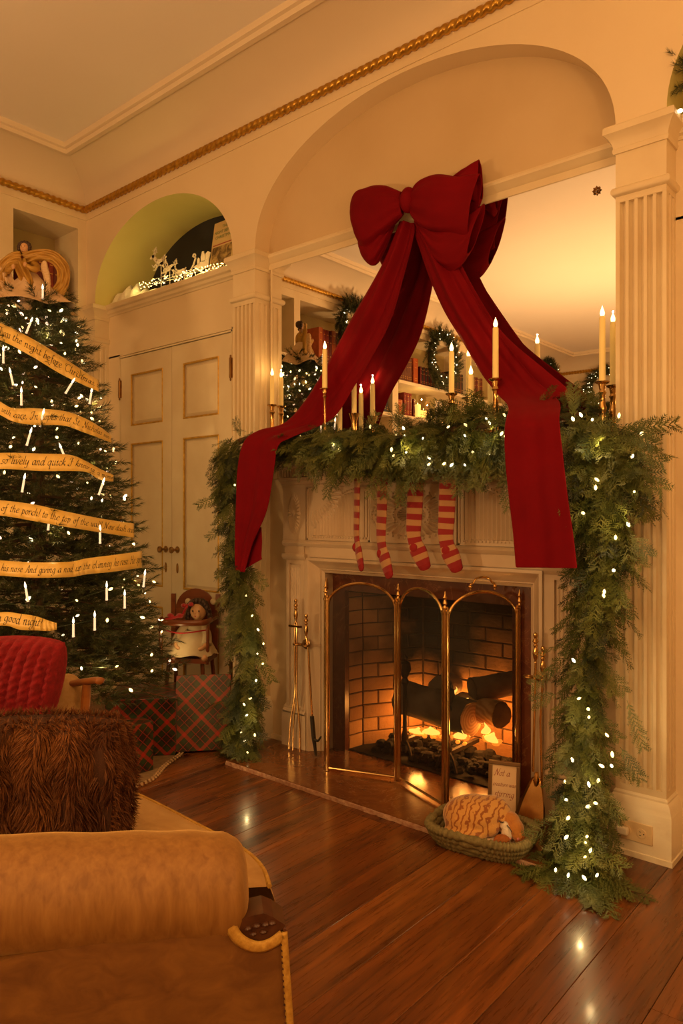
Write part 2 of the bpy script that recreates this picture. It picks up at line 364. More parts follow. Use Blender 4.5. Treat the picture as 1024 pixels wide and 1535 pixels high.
# people-like figures
varied('doll_skin', (.62,.36,.18), (.55,.30,.14), 8., .45); varied('doll_hair', (.030,.012,.007), (.06,.025,.012), 60., .5); varied('doll_dress', (.56,.46,.30), (.48,.37,.22), 16., .8)
varied('angel_gold', (.50,.29,.05), (.36,.19,.03), 20., .45, metal=.25); varied('angel_cream', (.70,.52,.34), (.55,.37,.20), 14., .7)
varied('feather', (.74,.56,.36), (.58,.38,.18), 60., .7, mscale=(1,1,4)); node_mat('lip', (.45,.05,.04), .5); node_mat('eye_dark', (.02,.012,.01), .3)
node_mat('red_satin', (.40,.006,.012), .3, sheen=.3)
varied('skirt_cloth', (.30,.19,.09), (.22,.13,.06), 40., .9); varied('bead', (.46,.30,.15), (.34,.2,.09), 50., .4)
BOOKC = {'red': (.22,.022,.012), 'orange': (.42,.085,.015), 'brown': (.15,.05,.022), 'black': (.02,.018,.018), 'blue': (.045,.06,.085), 'tan': (.34,.20,.08), 'grey': (.12,.12,.13), 'dkred': (.12,.012,.010)}
for k, c in BOOKC.items(): varied('book_'+k, c, tuple(x*.75 for x in c), 30., .5)
node_mat('pages', (.70,.56,.36), .8); node_mat('gilt_tool', (.62,.36,.08), .35, metal=.6)
varied('lamp_shade', (.85,.72,.5), (.8,.66,.44), 8., .8)
# ================================================================ the room
XL, XR, YB, YF = -4.389, 0.70, -4.70, 2.572      # left wall, right wall, wall behind the camera, pilaster plane of the fireplace wall
YR = 2.675                                       # recess plane (mirror, doors)
ZR = 3.145; ZC = 3.37                            # rope moulding, ceiling
# ---- floor: planks along y
fl = struct(build('floor', MB().box(XL-.35, XR+.1, YB-.1, YF+.9, -.12, -.012), 'slot_dark'))
widths = [.118, .165, .142, .19, .125, .178, .15]
x = XL - .3; k = 0
protos = {}
while x < XR + .08:
    wd = widths[(k*5 + k//3) % 7]; y = YB - random.uniform(0, 1.5)
    while y < YF + .85:
        ln = [1.9, 2.6, 3.3][random.randrange(3)]; key = (wd, ln)
        if key not in protos:
            mb = MB(); g = .0006; prof = [(-wd/2+g, -.02), (wd/2-g, -.02), (wd/2-g, -.0012), (wd/2-g-.0012, 0), (-wd/2+g+.0012, 0), (-wd/2+g, -.0012)]
            mb.extr(prof, 'y', .0008, ln-.0008); o = build('plank', mb, 'floor_wood', fl, local=True); protos[key] = o
        else: o = copyobj(protos[key], fl)
        o.location = (x + wd/2, y, 0); y += ln
    x += wd; k += 1
# ---- ceiling with the coved edge
struct(build('ceiling', MB().box(XL-.4, XR+.4, YB-.4, YF+.6, ZC, ZC+.1), 'ceiling_paint'))
CD, CZ0, CZ1 = .30, ZR+.03, ZC-.035
def cove_prof(n=10):   # distance from wall, height
    return [(CD*(1-math.cos(a))*1.0, CZ0 + (CZ1-CZ0)*math.sin(a)) for a in np.linspace(0, PI/2, n)]
cp = cove_prof()
def cove_loop(off): return [(XL+off, YF-off), (XR-off, YF-off), (XR-off, YB+off), (XL+off, YB+off)]
names = ['wall_fireplace_cove', 'wall_right_cove', 'wall_behind_cove', 'wall_left_cove']
for sd in range(4):
    G = []
    for d, z in cp:
        c = cove_loop(d); a, b_ = V3((*c[sd], z)), V3((*c[(sd+1) % 4], z)); G.append([a + (b_-a)*t for t in np.linspace(0, 1, 3)])
    mb = MB().grid(G); struct(build(names[sd].replace('wall', 'trim'), mb, 'cove_paint', sharp=60))
# picture rail at the top of the cove
mb = MB(); o1, o2 = cove_loop(CD-.012), cove_loop(CD+.045)
prof = [(-.012, CZ1-.012), (.018, CZ1-.016), (.022, CZ1+.006), (.04, CZ1+.008), (.045, CZ1+.036), (-.012, CZ1+.036)]
G = []
for d, z in prof:
    c = cove_loop(CD+d); G.append([(*p, z) for p in c])
mb.grid(G, close_u=True); struct(build('trim_1', mb, 'cove_paint', sharp=20))
# rope moulding (twisted gilt rope) and flat fascia under it
def rope(name, a, b, r=.0215, pitch=.040, seg=10):
    a, b = V3(a), V3(b); Ln = np.linalg.norm(b-a); t = (b-a)/Ln; n = int(Ln/pitch*6); e1 = np.cross(t, (0,0,1)); e2 = V3((0,0,1)); P = []; F = []
    for i in range(n+1):
        s = Ln*i/n
        for k in range(seg):
            an = 2*PI*k/seg; ph = 2*an - 2*PI*s/pitch*1.0; rr = r*(.68 + .40*abs(math.cos(ph/2)))
            P.append(a + t*s + (e1*math.cos(an) + e2*math.sin(an))*rr)
    for i in range(n):
        for k in range(seg):
            k2 = (k+1) % seg; F.append((i*seg+k, i*seg+k2, (i+1)*seg+k2, (i+1)*seg+k))
    return struct(build(name, MB().add(P, F), 'gilt', sharp=180))
rope('trim_2', (XL+.012, YF-.018, ZR+.012), (XR, YF-.018, ZR+.012))
rope('trim_3', (XL+.018, YF-.012, ZR+.012), (XL+.018, YB, ZR+.012))
rope('trim_4', (XL, YB+.014, ZR+.012), (XR, YB+.014, ZR+.012))
FZ = 3.095
struct(build('trim_5', MB().box(XL, XR, YF-.006, YF+.05, FZ, ZR+.04), 'wall_paint'))
struct(build('trim_6', MB().box(XL-.05, XL+.006, YB, YF-.006, FZ, ZR+.04), 'trim_paint'))
struct(build('trim_7', MB().box(XL+.006, XR, YB-.05, YB+.006, FZ, ZR+.04), 'trim_paint'))
# ---- walls
struct(build('wall_right', MB().box(XR, XR+.12, YB-.1, YF+.6, 0, ZC), 'wall_paint'))
struct(build('wall_behind', MB().box(XL-.4, XR+.1, YB-.12, YB, 0, ZC), 'wall_paint'))
# fireplace wall above the springing: one skin with three elliptical arches
ZS = 2.527
ARCH = [(-4.284, -2.938, .495, 2.96), (-2.768, -.922, .552, YR), (-.752, .594, .495, 2.96)]   # x0, x1, rise, y of back
mb = MB(); nA = 48
def arch_pts(a, n=nA):
    x0, x1, b, yb = a; c = (x0+x1)/2; h = (x1-x0)/2
    return [(c - h*math.cos(t), ZS + b*max(0., math.sin(t))**.94) for t in np.linspace(0, PI, n+1)]
ZT = FZ + .02
for a in ARCH:
    p = arch_pts(a)
    top = [(q[0], YF, ZT) for q in p]; fr = [(q[0], YF, q[1]) for q in p]; bk = [(q[0], a[3], q[1]) for q in p]
    mb.grid([top, fr])
for x0, x1 in ((XL, -4.284), (-2.938, -2.768), (-.922, -.752), (.594, XR)): mb.box(x0, x1, YF, YR+.01, ZS-.02, ZT)
mb.box(XL, XR, YF+.001, YF+.05, ZT-.003, ZT+.12)
struct(build('wall_fireplace', mb, 'wall_paint', sharp=25))
for i, a in enumerate(ARCH):
    p = arch_pts(a); mb = MB().grid([[(q[0], YF, q[1]) for q in p], [(q[0], a[3], q[1]) for q in p]])
    struct(build('wall_arch_soffit', mb, 'wall_paint' if i == 1 else 'niche_glow_paint', sharp=60))
# recess behind the mantel and mirror
mb = MB()
p = arch_pts(ARCH[1]); xs = [q[0] for q in p]
mb.grid([[(q[0], YR, q[1]) for q in p], [(q[0], YR, 2.40) for q in p]])
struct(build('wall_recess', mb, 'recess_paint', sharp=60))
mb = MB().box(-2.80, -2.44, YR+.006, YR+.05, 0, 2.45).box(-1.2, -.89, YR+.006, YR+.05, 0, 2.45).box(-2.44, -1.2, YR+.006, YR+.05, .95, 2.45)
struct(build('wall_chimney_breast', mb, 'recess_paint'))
# niche backs and floors
for (x0, x1, b, yb), nm in ((ARCH[0], 'left'), (ARCH[2], 'right')):
    p = arch_pts((x0, x1, b, yb)); mb = MB().grid([[(q[0], yb, q[1]) for q in p], [(q[0], yb, ZS-.02) for q in p]])
    struct(build('wall_niche_back', mb, 'dark_panel' if nm == 'left' else 'niche_glow_paint', sharp=60))
    # wall over the doors with its cornice ledge
    mb = MB().box(x0-.02, x1+.02, YR, 3.0, 2.19, ZS-.035); struct(build('wall_over_door', mb, 'wall_paint'))
    pr = [(YR+.02, 2.462), (YR-.006, 2.462), (YR-.010, 2.472), (YR-.022, 2.478), (YR-.026, 2.494), (YR-.040, 2.500), (YR-.044, 2.512), (YR-.040, 2.530), (3.0, 2.530), (3.0, 2.49), (YR+.02, 2.49)]
    struct(build('trim_8', MB().extr(pr, 'x', x0, x1), 'trim_paint', sharp=30))
    struct(build('wall_beside_door', MB().box(x0-.02, x0+.128, YR, YR+.3, 0, 2.2).box(x1-.128, x1+.02, YR, YR+.3, 0, 2.2), 'wall_paint'))
# ---- pilasters
def pilaster(xa, xb, name, label, side=(True, True), nfl=5):
    cx = (xa+xb)/2; t = thing(name, (cx, YF, 0), label, 'pilaster'); yb = YR+.02; wd = xb-xa
    y0 = YF; fw = .0195; pit = wd/(nfl+.55); dp = .019
    prof = [(xa, yb), (xa, y0)]
    for k in range(nfl):
        c = cx + (k-(nfl-1)/2)*pit
        for an in np.linspace(PI, 0, 8): prof.append((c + fw/2*math.cos(an), y0 + dp*math.sin(an)**.7 if 0 < an < 3.1 else y0))
    prof += [(xb, y0)]
    for k in range(2):
        c = y0 + .035 + k*.038
        for an in np.linspace(-PI/2, PI/2, 5): prof.append((xb - .008*math.cos(an), c + .010*math.sin(an)))
    prof += [(xb, yb)]
    build('fluted_shaft', MB().extr(prof, 'z', .235, 2.262), 'trim_paint', t, sharp=25)
    build('shaft_foot', MB().box(xa, xb, y0, yb, .19, .236), 'trim_paint', t)
    build('neck', MB().box(xa, xb, y0, yb, 2.261, 2.44), 'trim_paint', t)
    def ring(pr):   # moulding returned around three sides; pr: (projection, z)
        mb = MB(); G = []
        for d, z in pr: G.append([(xa-d, yb, z), (xa-d, y0-d, z), (xb+d, y0-d, z), (xb+d, yb, z)])
        mb.grid(G); return mb
    build('astragal', ring([(0, 2.283), (.008, 2.285), (.013, 2.292), (.014, 2.300), (.012, 2.307), (.007, 2.313), (0, 2.315)]), 'trim_paint', t, sharp=50)
    cpr = [(0, 2.432), (.006, 2.432), (.009, 2.440), (.009, 2.447), (.006, 2.450), (.010, 2.466), (.020, 2.484), (.030, 2.494), (.034, 2.497), (.034, 2.518), (.030, 2.524), (0, 2.532)]
    build('capital', ring(cpr), 'trim_paint', t, sharp=28)
    build('plinth', ring([(0, .214), (.006, .207), (.006, .200), (.012, .194), (.018, .178), (.021, .160), (.022, .158), (.022, .020), (.026, .018), (.026, 0)]), 'old_trim_paint', t, sharp=28)
    return t
pilaster(-2.938, -2.768, 'pilaster', 'fluted cream pilaster between the cupboard doors and the mirror')
pilaster(-.922, -.752, 'pilaster', 'fluted cream pilaster at the right with a socket in its base')
pilaster(XL+.003, -4.284, 'pilaster', 'narrow fluted pilaster in the corner behind the tree', nfl=3)
pilaster(.594, XR-.045, 'pilaster', 'narrow fluted pilaster beyond the right-hand edge of the photo', nfl=3)
# baseboard bits in the recess and beside the doors
struct(build('baseboard_recess', MB().box(-2.746, -2.62, YR-.012, YR+.01, 0, .022), 'trim_paint'))
struct(build('baseboard_right', MB().box(XR-.015, XR, YB, YF, 0, .14), 'trim_paint'))
struct(build('baseboard_behind', MB().box(XL, XR-.015, YB, YB+.015, 0, .14), 'trim_paint'))
# ---- cupboard doors
def door_pair(x0, x1, left):
    zt = 2.172; xm = (x0+x1)/2
    struct(build('door_frame', MB().box(x0-.012, x0-.004, YR-.004, YR+.03, 0, zt+.012).box(x1+.004, x1+.012, YR-.004, YR+.03, 0, zt+.012).box(x0-.012, x1+.012, YR-.004, YR+.03, zt+.004, zt+.013), 'trim_paint'))
    for i, (a, b) in enumerate(((x0, xm-.002), (xm+.002, x1))):
        d = bpy.data.objects.new('door_%d' % (i+1 if left else i+3), None); COL.objects.link(d); d.location = ((a+b)/2, YR, 0); struct(d)
        pa, pb = (a+.113, b-.090) if i == 0 else (a+.108, b-.108)
        rows = [(1.731, 2.056), (.725, 1.615), (.17, .60)]
        mb = MB(); y0, y1 = YR+.004, YR+.035
        mb.box(a, pa, y0, y1, .01, zt).box(pb, b, y0, y1, .01, zt)
        zz = [.01] + [z for r in rows[::-1] for z in r] + [zt]
        for q in range(0, len(zz), 2): mb.box(pa, pb, y0, y1, zz[q], zz[q+1])
        build('leaf_frame', mb, 'trim_paint', d)
        for z0, z1 in rows:
            pn = build('panel', MB().box(pa, pb, YR+.018, YR+.03, z0, z1), 'trim_paint', d)
            # raised field with bevel, gilded rim
            ins = .028; V = []; e = YR+.018; f_ = YR+.010
            mb = MB().add([(pa+.012, e, z0+.012), (pb-.012, e, z0+.012), (pb-.012, e, z1-.012), (pa+.012, e, z1-.012), (pa+ins, f_, z0+ins), (pb-ins, f_, z0+ins), (pb-ins, f_, z1-ins), (pa+ins, f_, z1-ins)],
                          [(0,1,5,4), (1,2,6,5), (2,3,7,6), (3,0,4,7), (4,5,6,7)])
            build('raised_field', mb, 'trim_paint', pn, sharp=10)
            mb = MB(); r = .0062
            for p0, p1 in (((pa+.003, z0), (pa+.003, z1)), ((pb-.003, z0), (pb-.003, z1)), ((pa, z0+.003), (pb, z0+.003)), ((pa, z1-.003), (pb, z1-.003))):
                mb.tube([(p0[0], YR+.006, p0[1]), (p1[0], YR+.006, p1[1])], r, 6)
            build('gilt_rim', mb, 'gilt_paint', pn)
        # knob, keyhole plate, hinges
        kx = b-.055 if i == 0 else a+.055
        kn = build('knob', MB().lathe([(.019, 0), (.021, .003), (.012, .006), (.007, .012), (.007, .028), (.014, .036), (.020, .044), (.019, .052), (.008, .058)], (kx, YR+.004, .955), 16, (0,-1,0)), 'aged_brass', d)
        kp = [(.009*math.cos(t), .030*math.sin(t)) for t in np.linspace(0, 2*PI, 14)[:-1]]
        build('keyhole_plate', MB().prism([(kx+p, YR+.003, .845+q) for p, q in kp], (0,0,0), (0,-.004,0)), 'aged_brass', d)
        hx = a-.003 if i == 0 else b+.003
        for hz in (.30, 1.10, 1.975):
            hn = build('hinge', MB().lathe([(.003, -.072), (.006, -.066), (.004, -.060), (.0085, -.055), (.0085, .055), (.004, .060), (.006, .066), (.003, .072)], (hx, YR-.006, hz), 10), 'aged_brass', d)
            build('hinge_plate', MB().box(hx-.012, hx+.012, YR-.004, YR+.004, hz-.055, hz+.055), 'aged_brass', hn)
door_pair(-4.150, -3.072, True)
door_pair(-.618, .460, False)
# ---- bookcase on the left wall
bc = thing('bookcase', (XL-.15, -1.1, 0), 'cream built-in bookcase filling the left wall behind the tree', 'bookcase')
DB = .30
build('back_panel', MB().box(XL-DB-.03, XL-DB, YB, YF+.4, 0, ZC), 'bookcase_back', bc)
STILES = [(2.514, YF+.02), (1.955, 2.087), (.725, .800), (-.730, -.632), (-2.16, -2.07), (-3.58, -3.49), (YB, YB+.06)]
for y0, y1 in STILES:
    build('stile', MB().box(XL-DB, XL, y0, y1, 0, 3.12), 'trim_paint', bc)
build('head_rail', MB().box(XL-.03, XL-.001, YB, YF, 3.028, 3.16), 'trim_paint', bc)
build('top_board', MB().box(XL-DB, XL-.03, YB, YF, 3.028, 3.06), 'trim_paint', bc)
SHELVES = [2.54, 2.185, 1.80, 1.42, 1.02]
for i in range(len(STILES)-1):
    ya, yb2 = STILES[i+1][1], STILES[i][0]
    for z in SHELVES:
        sh = build('shelf', MB().box(XL-DB, XL+.002, ya, yb2, z-.036, z), 'trim_paint', bc)
        build('shelf_lip', MB().extr([(XL, z-.036), (XL+.010, z-.034), (XL+.014, z-.02), (XL+.012, z-.004), (XL, z-.002)], 'y', ya, yb2), 'trim_paint', sh)
    build('base_cupboard', MB().box(XL-.03, XL, ya, yb2, 0, .985), 'trim_paint', bc)
# ================================================================ mirror
YM = YR - .006
mr = thing('overmantel_mirror', (-1.845, YM, 1.5), 'huge frameless mirror above the mantel reflecting ceiling and shelves', 'mirror')
build('glass', MB().box(-2.741, -.924, YM, YM+.006, 1.35, 2.446), 'mirror_glass', mr)
build('edge_bead', MB().box(-2.748, -2.741, YM-.004, YM+.006, 1.35, 2.447), 'trim_paint', mr)
pr = [(YR+.01, 2.446), (YM-.004, 2.446), (YM-.006, 2.456), (YM-.006, 2.474), (YM-.014, 2.478), (YM-.020, 2.486), (YM-.034, 2.497), (YM-.036, 2.506), (YM-.030, 2.517), (YM-.012, 2.524), (YR+.01, 2.526)]
build('top_moulding', MB().extr(pr, 'x', -2.768, -.922), 'trim_paint', mr, sharp=28)
mb = MB(); c = onY(895, 286, YM)
for k in range(8):
    a = 2*PI*k/8; e = V3((math.cos(a), 0, math.sin(a))); s_ = V3((-math.sin(a), 0, math.cos(a))); q = c + V3((0, -.004, 0))
    mb.add([q + e*.004, q + e*.011 + s_*.005, q + e*.018, q + e*.011 - s_*.005, q + e*.010 + V3((0,-.004,0))], [(0,1,4), (1,2,4), (2,3,4), (3,0,4)])
mb.ell(c + V3((0,-.005,0)), (.004,.003,.004), 8, 6)
build('rosette', mb, 'aged_brass', mr)

# ================================================================ mantel
YA = 2.60; MX0, MX1 = -2.590, -1.02; MC = -1.805
mt = thing('fireplace_mantel', (MC, YA, .02), 'carved cream wooden mantelpiece around the fire', 'mantel')
OX0, OX1 = -2.425, -1.205     # outer line of the opening moulding
ZO = .958
# jambs
for sx, (a, b) in enumerate(((MX0+.022, OX0-.026), (OX1+.026, MX1-.022))):
    jb = build('jamb', MB().box(a, b, YA+.012, YR+.01, .02, 1.30), 'mantel_paint', mt)
    build('jamb_backing', MB().box(OX0-.034, OX0+.01, YA+.001, YR+.02, .02, ZO) if sx == 0 else MB().box(OX1-.01, OX1+.034, YA+.001, YR+.02, .02, ZO), 'mantel_paint', mt)
    nr = 6; prf = [(a+.022, YA+.02)]
    for k in range(nr):
        c0 = a+.022 + (b-a-.044)*(k+.5)/nr; rr = (b-a-.044)/nr*.46
        for an in np.linspace(PI, 0, 5): prf.append((c0 + rr*math.cos(an), YA+.010 - rr*.7*math.sin(an)))
    prf += [(b-.022, YA+.02)]
    build('reeding', MB().extr(prf, 'z', .26, .905), 'mantel_paint', jb, sharp=50)
    for xx in (a, b-.018): build('jamb_fillet', MB().box(xx, xx+.018, YA, YA+.013, .21, .925), 'mantel_paint', jb)
    build('jamb_fillet', MB().box(a, b, YA, YA+.013, .925, .950), 'mantel_paint', jb)
    pl = build('plinth', MB().box(a-.022, b+.022, YA-.012, YR+.01, .02, .19), 'mantel_paint', mt)
    build('plinth_cap', MB().extr([(YR, .186), (YA-.012, .186), (YA-.012, .196), (YA-.002, .205), (YA-.002, .212), (YA+.012, .222), (YR, .222)], 'x', a-.016, b+.016), 'mantel_paint', pl)
    build('jamb_cap', MB().extr([(YR, .945), (YA-.004, .945), (YA-.012, .955), (YA-.016, .966), (YA-.016, .974), (YR, .974)], 'x', a-.02, b+.02), 'mantel_paint', mt)
    build('band_block', MB().box(a-.006, b+.006, YA-.004, YR+.01, .974, 1.018), 'mantel_paint', mt)
# moulding around the opening (left, top, right), mitred
pm = [(0, YA-.002), (0, YA-.010), (.012, YA-.012), (.018, YA-.006), (.022, YA+.002), (.040, YA+.018), (.052, YA+.030), (.056, YA+.030), (.060, YA+.038), (.072, YA+.046), (.072, YA+.11)]
G = []
for d, y in pm: G.append([(OX0+d, y, .02), (OX0+d, y, ZO-d), (OX1-d, y, ZO-d), (OX1-d, y, .02)])
build('opening_moulding', MB().grid(G), 'mantel_paint', mt, sharp=22)
# frieze board and rails
build('frieze_board', MB().box(MX0+.02, MX1-.02, YA+.006, YR+.01, ZO-.004, 1.40), 'mantel_paint', mt)
build('lower_band', MB().extr([(YR, 1.012), (YA-.006, 1.012), (YA-.012, 1.020), (YA-.016, 1.028), (YA-.010, 1.036), (YA-.002, 1.042), (YR, 1.042)], 'x', MX0+.004, MX1-.004), 'mantel_paint', mt)
build('architrave', MB().box(MX0+.18, MX1-.18, YA-.002, YA+.01, .962, 1.014), 'mantel_paint', mt)
build('bed_moulding', MB().extr([(YR, 1.300), (YA-.002, 1.300), (YA-.004, 1.312), (YA-.014, 1.318), (YA-.018, 1.330), (YA-.030, 1.336), (YA-.034, 1.348), (YR, 1.350)], 'x', MX0-.004, MX1+.004), 'mantel_paint', mt)
# dentil course
mb = MB().box(MX0-.002, MX1+.002, YA-.014, YR, 1.349, 1.40); pit = .0185
for k in range(int((MX1-MX0)/pit)):
    xx = MX0 + .003 + k*pit; mb.box(xx, xx+.0115, YA-.034, YA-.012, 1.352, 1.396); mb.box(xx+.0115, xx+pit, YA-.034, YA-.012, 1.386, 1.396)
stuff(build('dentil_course', mb, 'mantel_paint', mt))
ZSH = 1.462
build('cornice', MB().extr([(YR, 1.395), (YA-.036, 1.395), (YA-.044, 1.402), (YA-.060, 1.408), (YA-.080, 1.420), (YA-.092, 1.428), (YR, 1.428)], 'x', MX0-.05, MX1+.05), 'mantel_paint', mt, sharp=28)
build('shelf', MB().extr([(YR-.006, 1.428), (YA-.100, 1.428), (YA-.108, 1.436), (YA-.110, 1.446), (YA-.108, 1.456), (YA-.100, ZSH), (YR-.006, ZSH)], 'x', MX0-.065, MX1+.065), 'mantel_paint', mt, sharp=28)
# end blocks with tall oval pateras
for cx in (-2.512, -1.098):
    eb = build('end_block', MB().box(cx-.076, cx+.076, YA-.004, YA+.008, 1.042, 1.300), 'mantel_paint', mt)
    mb = MB()
    for k in range(28):
        a = 2*PI*k/28; e = V3((.046*math.cos(a), 0, .110*math.sin(a))); a2 = a+PI/28; a1 = a-PI/28
        e1 = V3((.042*math.cos(a1), 0, .102*math.sin(a1))); e2 = V3((.042*math.cos(a2), 0, .102*math.sin(a2))); c0 = V3((cx, YA-.0038, 1.172))
        mb.add([c0 + e*.14, c0 + e1, c0 + e, c0 + e2, c0 + e*.62 + V3((0,-.013,0))], [(0,1,4), (1,2,4), (2,3,4), (3,0,4)])
    mb.ell(V3((cx, YA-.006, 1.172)), (.009,.006,.014), 10, 6)
    build('patera', mb, 'mantel_paint', eb, smooth=False)
# side panels: corner sunburst fan over reeded field
for sgn, xa, xb in ((1, -2.424, -2.036), (-1, -1.186, -1.574)):
    X = lambda t: xa + (xb-xa)*t
    pn = build('frieze_panel', MB().box(xa, xb, YA-.001, YA+.008, 1.044, 1.298), 'mantel_paint', mt)
    for z0, z1 in ((1.044, 1.052), (1.290, 1.298)): build('panel_fillet', MB().box(xa, xb, YA-.006, YA, z0, z1), 'mantel_paint', pn)
    for t0, t1 in ((0, .02), (.98, 1.)): build('panel_fillet', MB().box(X(t0), X(t1), YA-.006, YA, 1.044, 1.298), 'mantel_paint', pn)
    mb = MB(); cz = 1.283; cxx = X(.06)
    for k in range(11):      # fan rays from upper corner
        a = -PI/2*(k+.5)/11; r0, r1 = .10, .175; da = PI/44*.8
        P = []
        for r, q in ((r0, a-da*.7), (r1, a-da), (r1*1.03, a), (r1, a+da), (r0, a+da*.7)): P.append((cxx + sgn*r*1.15*math.cos(q), YA-.0012, cz + r*.98*math.sin(q)))
        pk = (cxx + sgn*(r0+r1)/2*1.15*math.cos(a), YA-.014, cz + (r0+r1)/2*.98*math.sin(a)); P.append(pk)
        mb.add(P, [(i, (i+1) % 5, 5) for i in range(5)])
    build('fan_carving', mb, 'mantel_paint', pn, smooth=False)
    mb = MB(); nrd = 15
    for k in range(nrd):     # reeds under a quarter curve
        t = .13 + .70*k/(nrd-1); xx = X(t); ztop = 1.062 + .212*math.sin(min(1, (k+1.2)/(nrd-.5))*PI/2)**.8
        mb.add([(xx-.0088, YA-.001, 1.066), (xx+.0088, YA-.001, 1.066), (xx+.0088, YA-.001, ztop), (xx-.0088, YA-.001, ztop), (xx, YA-.012, 1.070), (xx, YA-.012, ztop-.004)], [(0,4,5,3), (4,1,2,5), (0,1,4), (3,5,2)])
    build('reeds', mb, 'mantel_paint', pn, smooth=False)
    mb = MB()
    for k in range(24):      # bead line along curve and bottom
        t = k/23; mb.ell((X(.10 + .74*t), YA-.003, 1.070 + .218*math.sin(min(1, t*1.04)*PI/2)**.8), .0045, 6, 4)
    for k in range(20): mb.ell((X(.10+.84*k/19), YA-.003, 1.060), .004, 6, 4)
    stuff(build('bead_line', mb, 'mantel_paint', pn))
    for t in (.90, .945):
        build('flute_strip', MB().box(X(t)-.007, X(t)+.007, YA-.006, YA, 1.066, 1.276), 'mantel_paint', pn)
# centre panel: oval sunburst
cpn = build('centre_panel', MB().box(-2.03, -1.58, YA-.010, YA+.008, 1.044, 1.298), 'mantel_paint', mt)
mb = MB(); c0 = V3((MC, YA-.0105, 1.168)); RX, RZ = .212, .104
for k in range(30):
    a = 2*PI*k/30; a1, a2 = a-PI/30*.86, a+PI/30*.86
    pt = lambda q, s: c0 + V3((RX*math.cos(q)*s, 0, RZ*math.sin(q)*s))
    mb.add([pt(a1, .50), pt(a1, .90), pt(a, .95), pt(a2, .90), pt(a2, .50), pt(a, .84) + V3((0,-.019,0)), pt(a, .54) + V3((0,-.006,0))], [(0,1,5,6), (1,2,5), (2,3,5), (3,4,6,5), (4,0,6)])
build('sunburst', mb, 'mantel_paint', cpn, smooth=False)
mb = MB()
for k in range(40):
    a = 2*PI*k/40; mb.ell(c0 + V3((RX*math.cos(a), -.003, RZ*math.sin(a))), .0058, 6, 4)
for k in range(26):
    a = 2*PI*k/26; mb.ell(c0 + V3((RX*.45*math.cos(a), -.003, RZ*.45*math.sin(a))), .0042, 6, 4)
stuff(build('bead_ring', mb, 'mantel_paint', cpn))
mb = MB()
for k in range(22):
    a = 2*PI*k/22; a1, a2 = a-PI/22*.8, a+PI/22*.8
    mb.add([pt(a1, .06), pt(a1, .36), pt(a2, .36), pt(a2, .06), pt(a, .30) + V3((0,-.013,0)), pt(a, .08) + V3((0,-.004,0))], [(0,1,4,5), (1,2,4), (2,3,5,4)])
build('inner_rosette', mb, 'mantel_paint', cpn, smooth=False)

# ================================================================ marble surround and hearth
YS = 2.705; FX0, FX1, FZT = -2.275, -1.387, .80
sl = thing('marble_surround', ((FX0+FX1)/2, YS, .02), 'dark red veined marble slips framing the fire opening', 'fire surround')
build('side_slip', MB().box(OX0+.02, FX0, YS, YS+.03, .02, FZT), 'marble_red', sl)
build('side_slip', MB().box(FX1, OX1-.02, YS, YS+.03, .02, FZT), 'marble_red', sl)
build('top_slip', MB().box(OX0+.02, OX1-.02, YS, YS+.03, FZT, .92), 'marble_red', sl)
hb = thing('hearth_slab', (-1.8, 2.45, 0), 'polished brown marble hearth slab with a chipped front edge', 'hearth')
hx0, hx1, hy0 = -2.615, -1.0, 2.245
build('slab', MB().box(hx0, hx1, hy0+.004, 3.14, 0, .02), 'marble_hearth', hb)
n = 90; P = []
for i in range(n+1):
    xx = hx0 + (hx1-hx0)*i/n; j = RNG.uniform(-.0022, .0022)
    P.append([(xx, hy0+.006+j*.5, .0195), (xx, hy0+j, .014+j), (xx, hy0-.002+j, .001), (xx, hy0+.01, .001)])
build('chipped_edge', MB().grid(P), 'chipped_edge', hb)

# ================================================================ firebox: each brick its own piece
fb = thing('firebox', (-1.83, 2.9, .02), 'soot-stained brick firebox behind the brass screen', 'firebox')
nt = M['fire_brick'].node_tree; b = nt.nodes['Principled BSDF']; gp = N(nt, 'ShaderNodeNewGeometry'); sp = N(nt, 'ShaderNodeSeparateXYZ'); L(nt, gp.outputs['Position'], sp.inputs[0])
nz = noise(nt, gp.outputs['Position'], 7., 4)
zz = N(nt, 'ShaderNodeMapRange', i_1=.27, i_2=.46); L(nt, math_(nt, 'ADD', sp.outputs[2], math_(nt, 'MULTIPLY', math_(nt, 'SUBTRACT', nz, .5), .35)), zz.inputs[0])
xx_ = N(nt, 'ShaderNodeMapRange', i_1=-2.27, i_2=-2.14); L(nt, math_(nt, 'ADD', sp.outputs[0], math_(nt, 'MULTIPLY', math_(nt, 'SUBTRACT', nz, .5), .25)), xx_.inputs[0])
xr_ = N(nt, 'ShaderNodeMapRange', i_1=-1.62, i_2=-1.80); L(nt, math_(nt, 'ADD', sp.outputs[0], math_(nt, 'MULTIPLY', math_(nt, 'SUBTRACT', nz, .5), .3)), xr_.inputs[0])
zt_ = N(nt, 'ShaderNodeMapRange', i_1=.54, i_2=.70); L(nt, sp.outputs[2], zt_.inputs[0])
soot = math_(nt, 'MULTIPLY', math_(nt, 'MULTIPLY', zz.outputs[0], xx_.outputs[0]), math_(nt, 'MAXIMUM', xr_.outputs[0], zt_.outputs[0]))
L(nt, mixc(nt, soot, tone, (.010,.007,.005)), b.inputs['Base Color'])
segs = [((FX0, YS+.03), (-2.262, 2.83)), ((-2.262, 2.83), (-2.10, 3.12)), ((-2.10, 3.12), (-1.56, 3.12)), ((-1.56, 3.12), (-1.40, 2.83)), ((-1.40, 2.83), (FX1, YS+.03))]
ch = .0675; bh = .062; bproto = {}
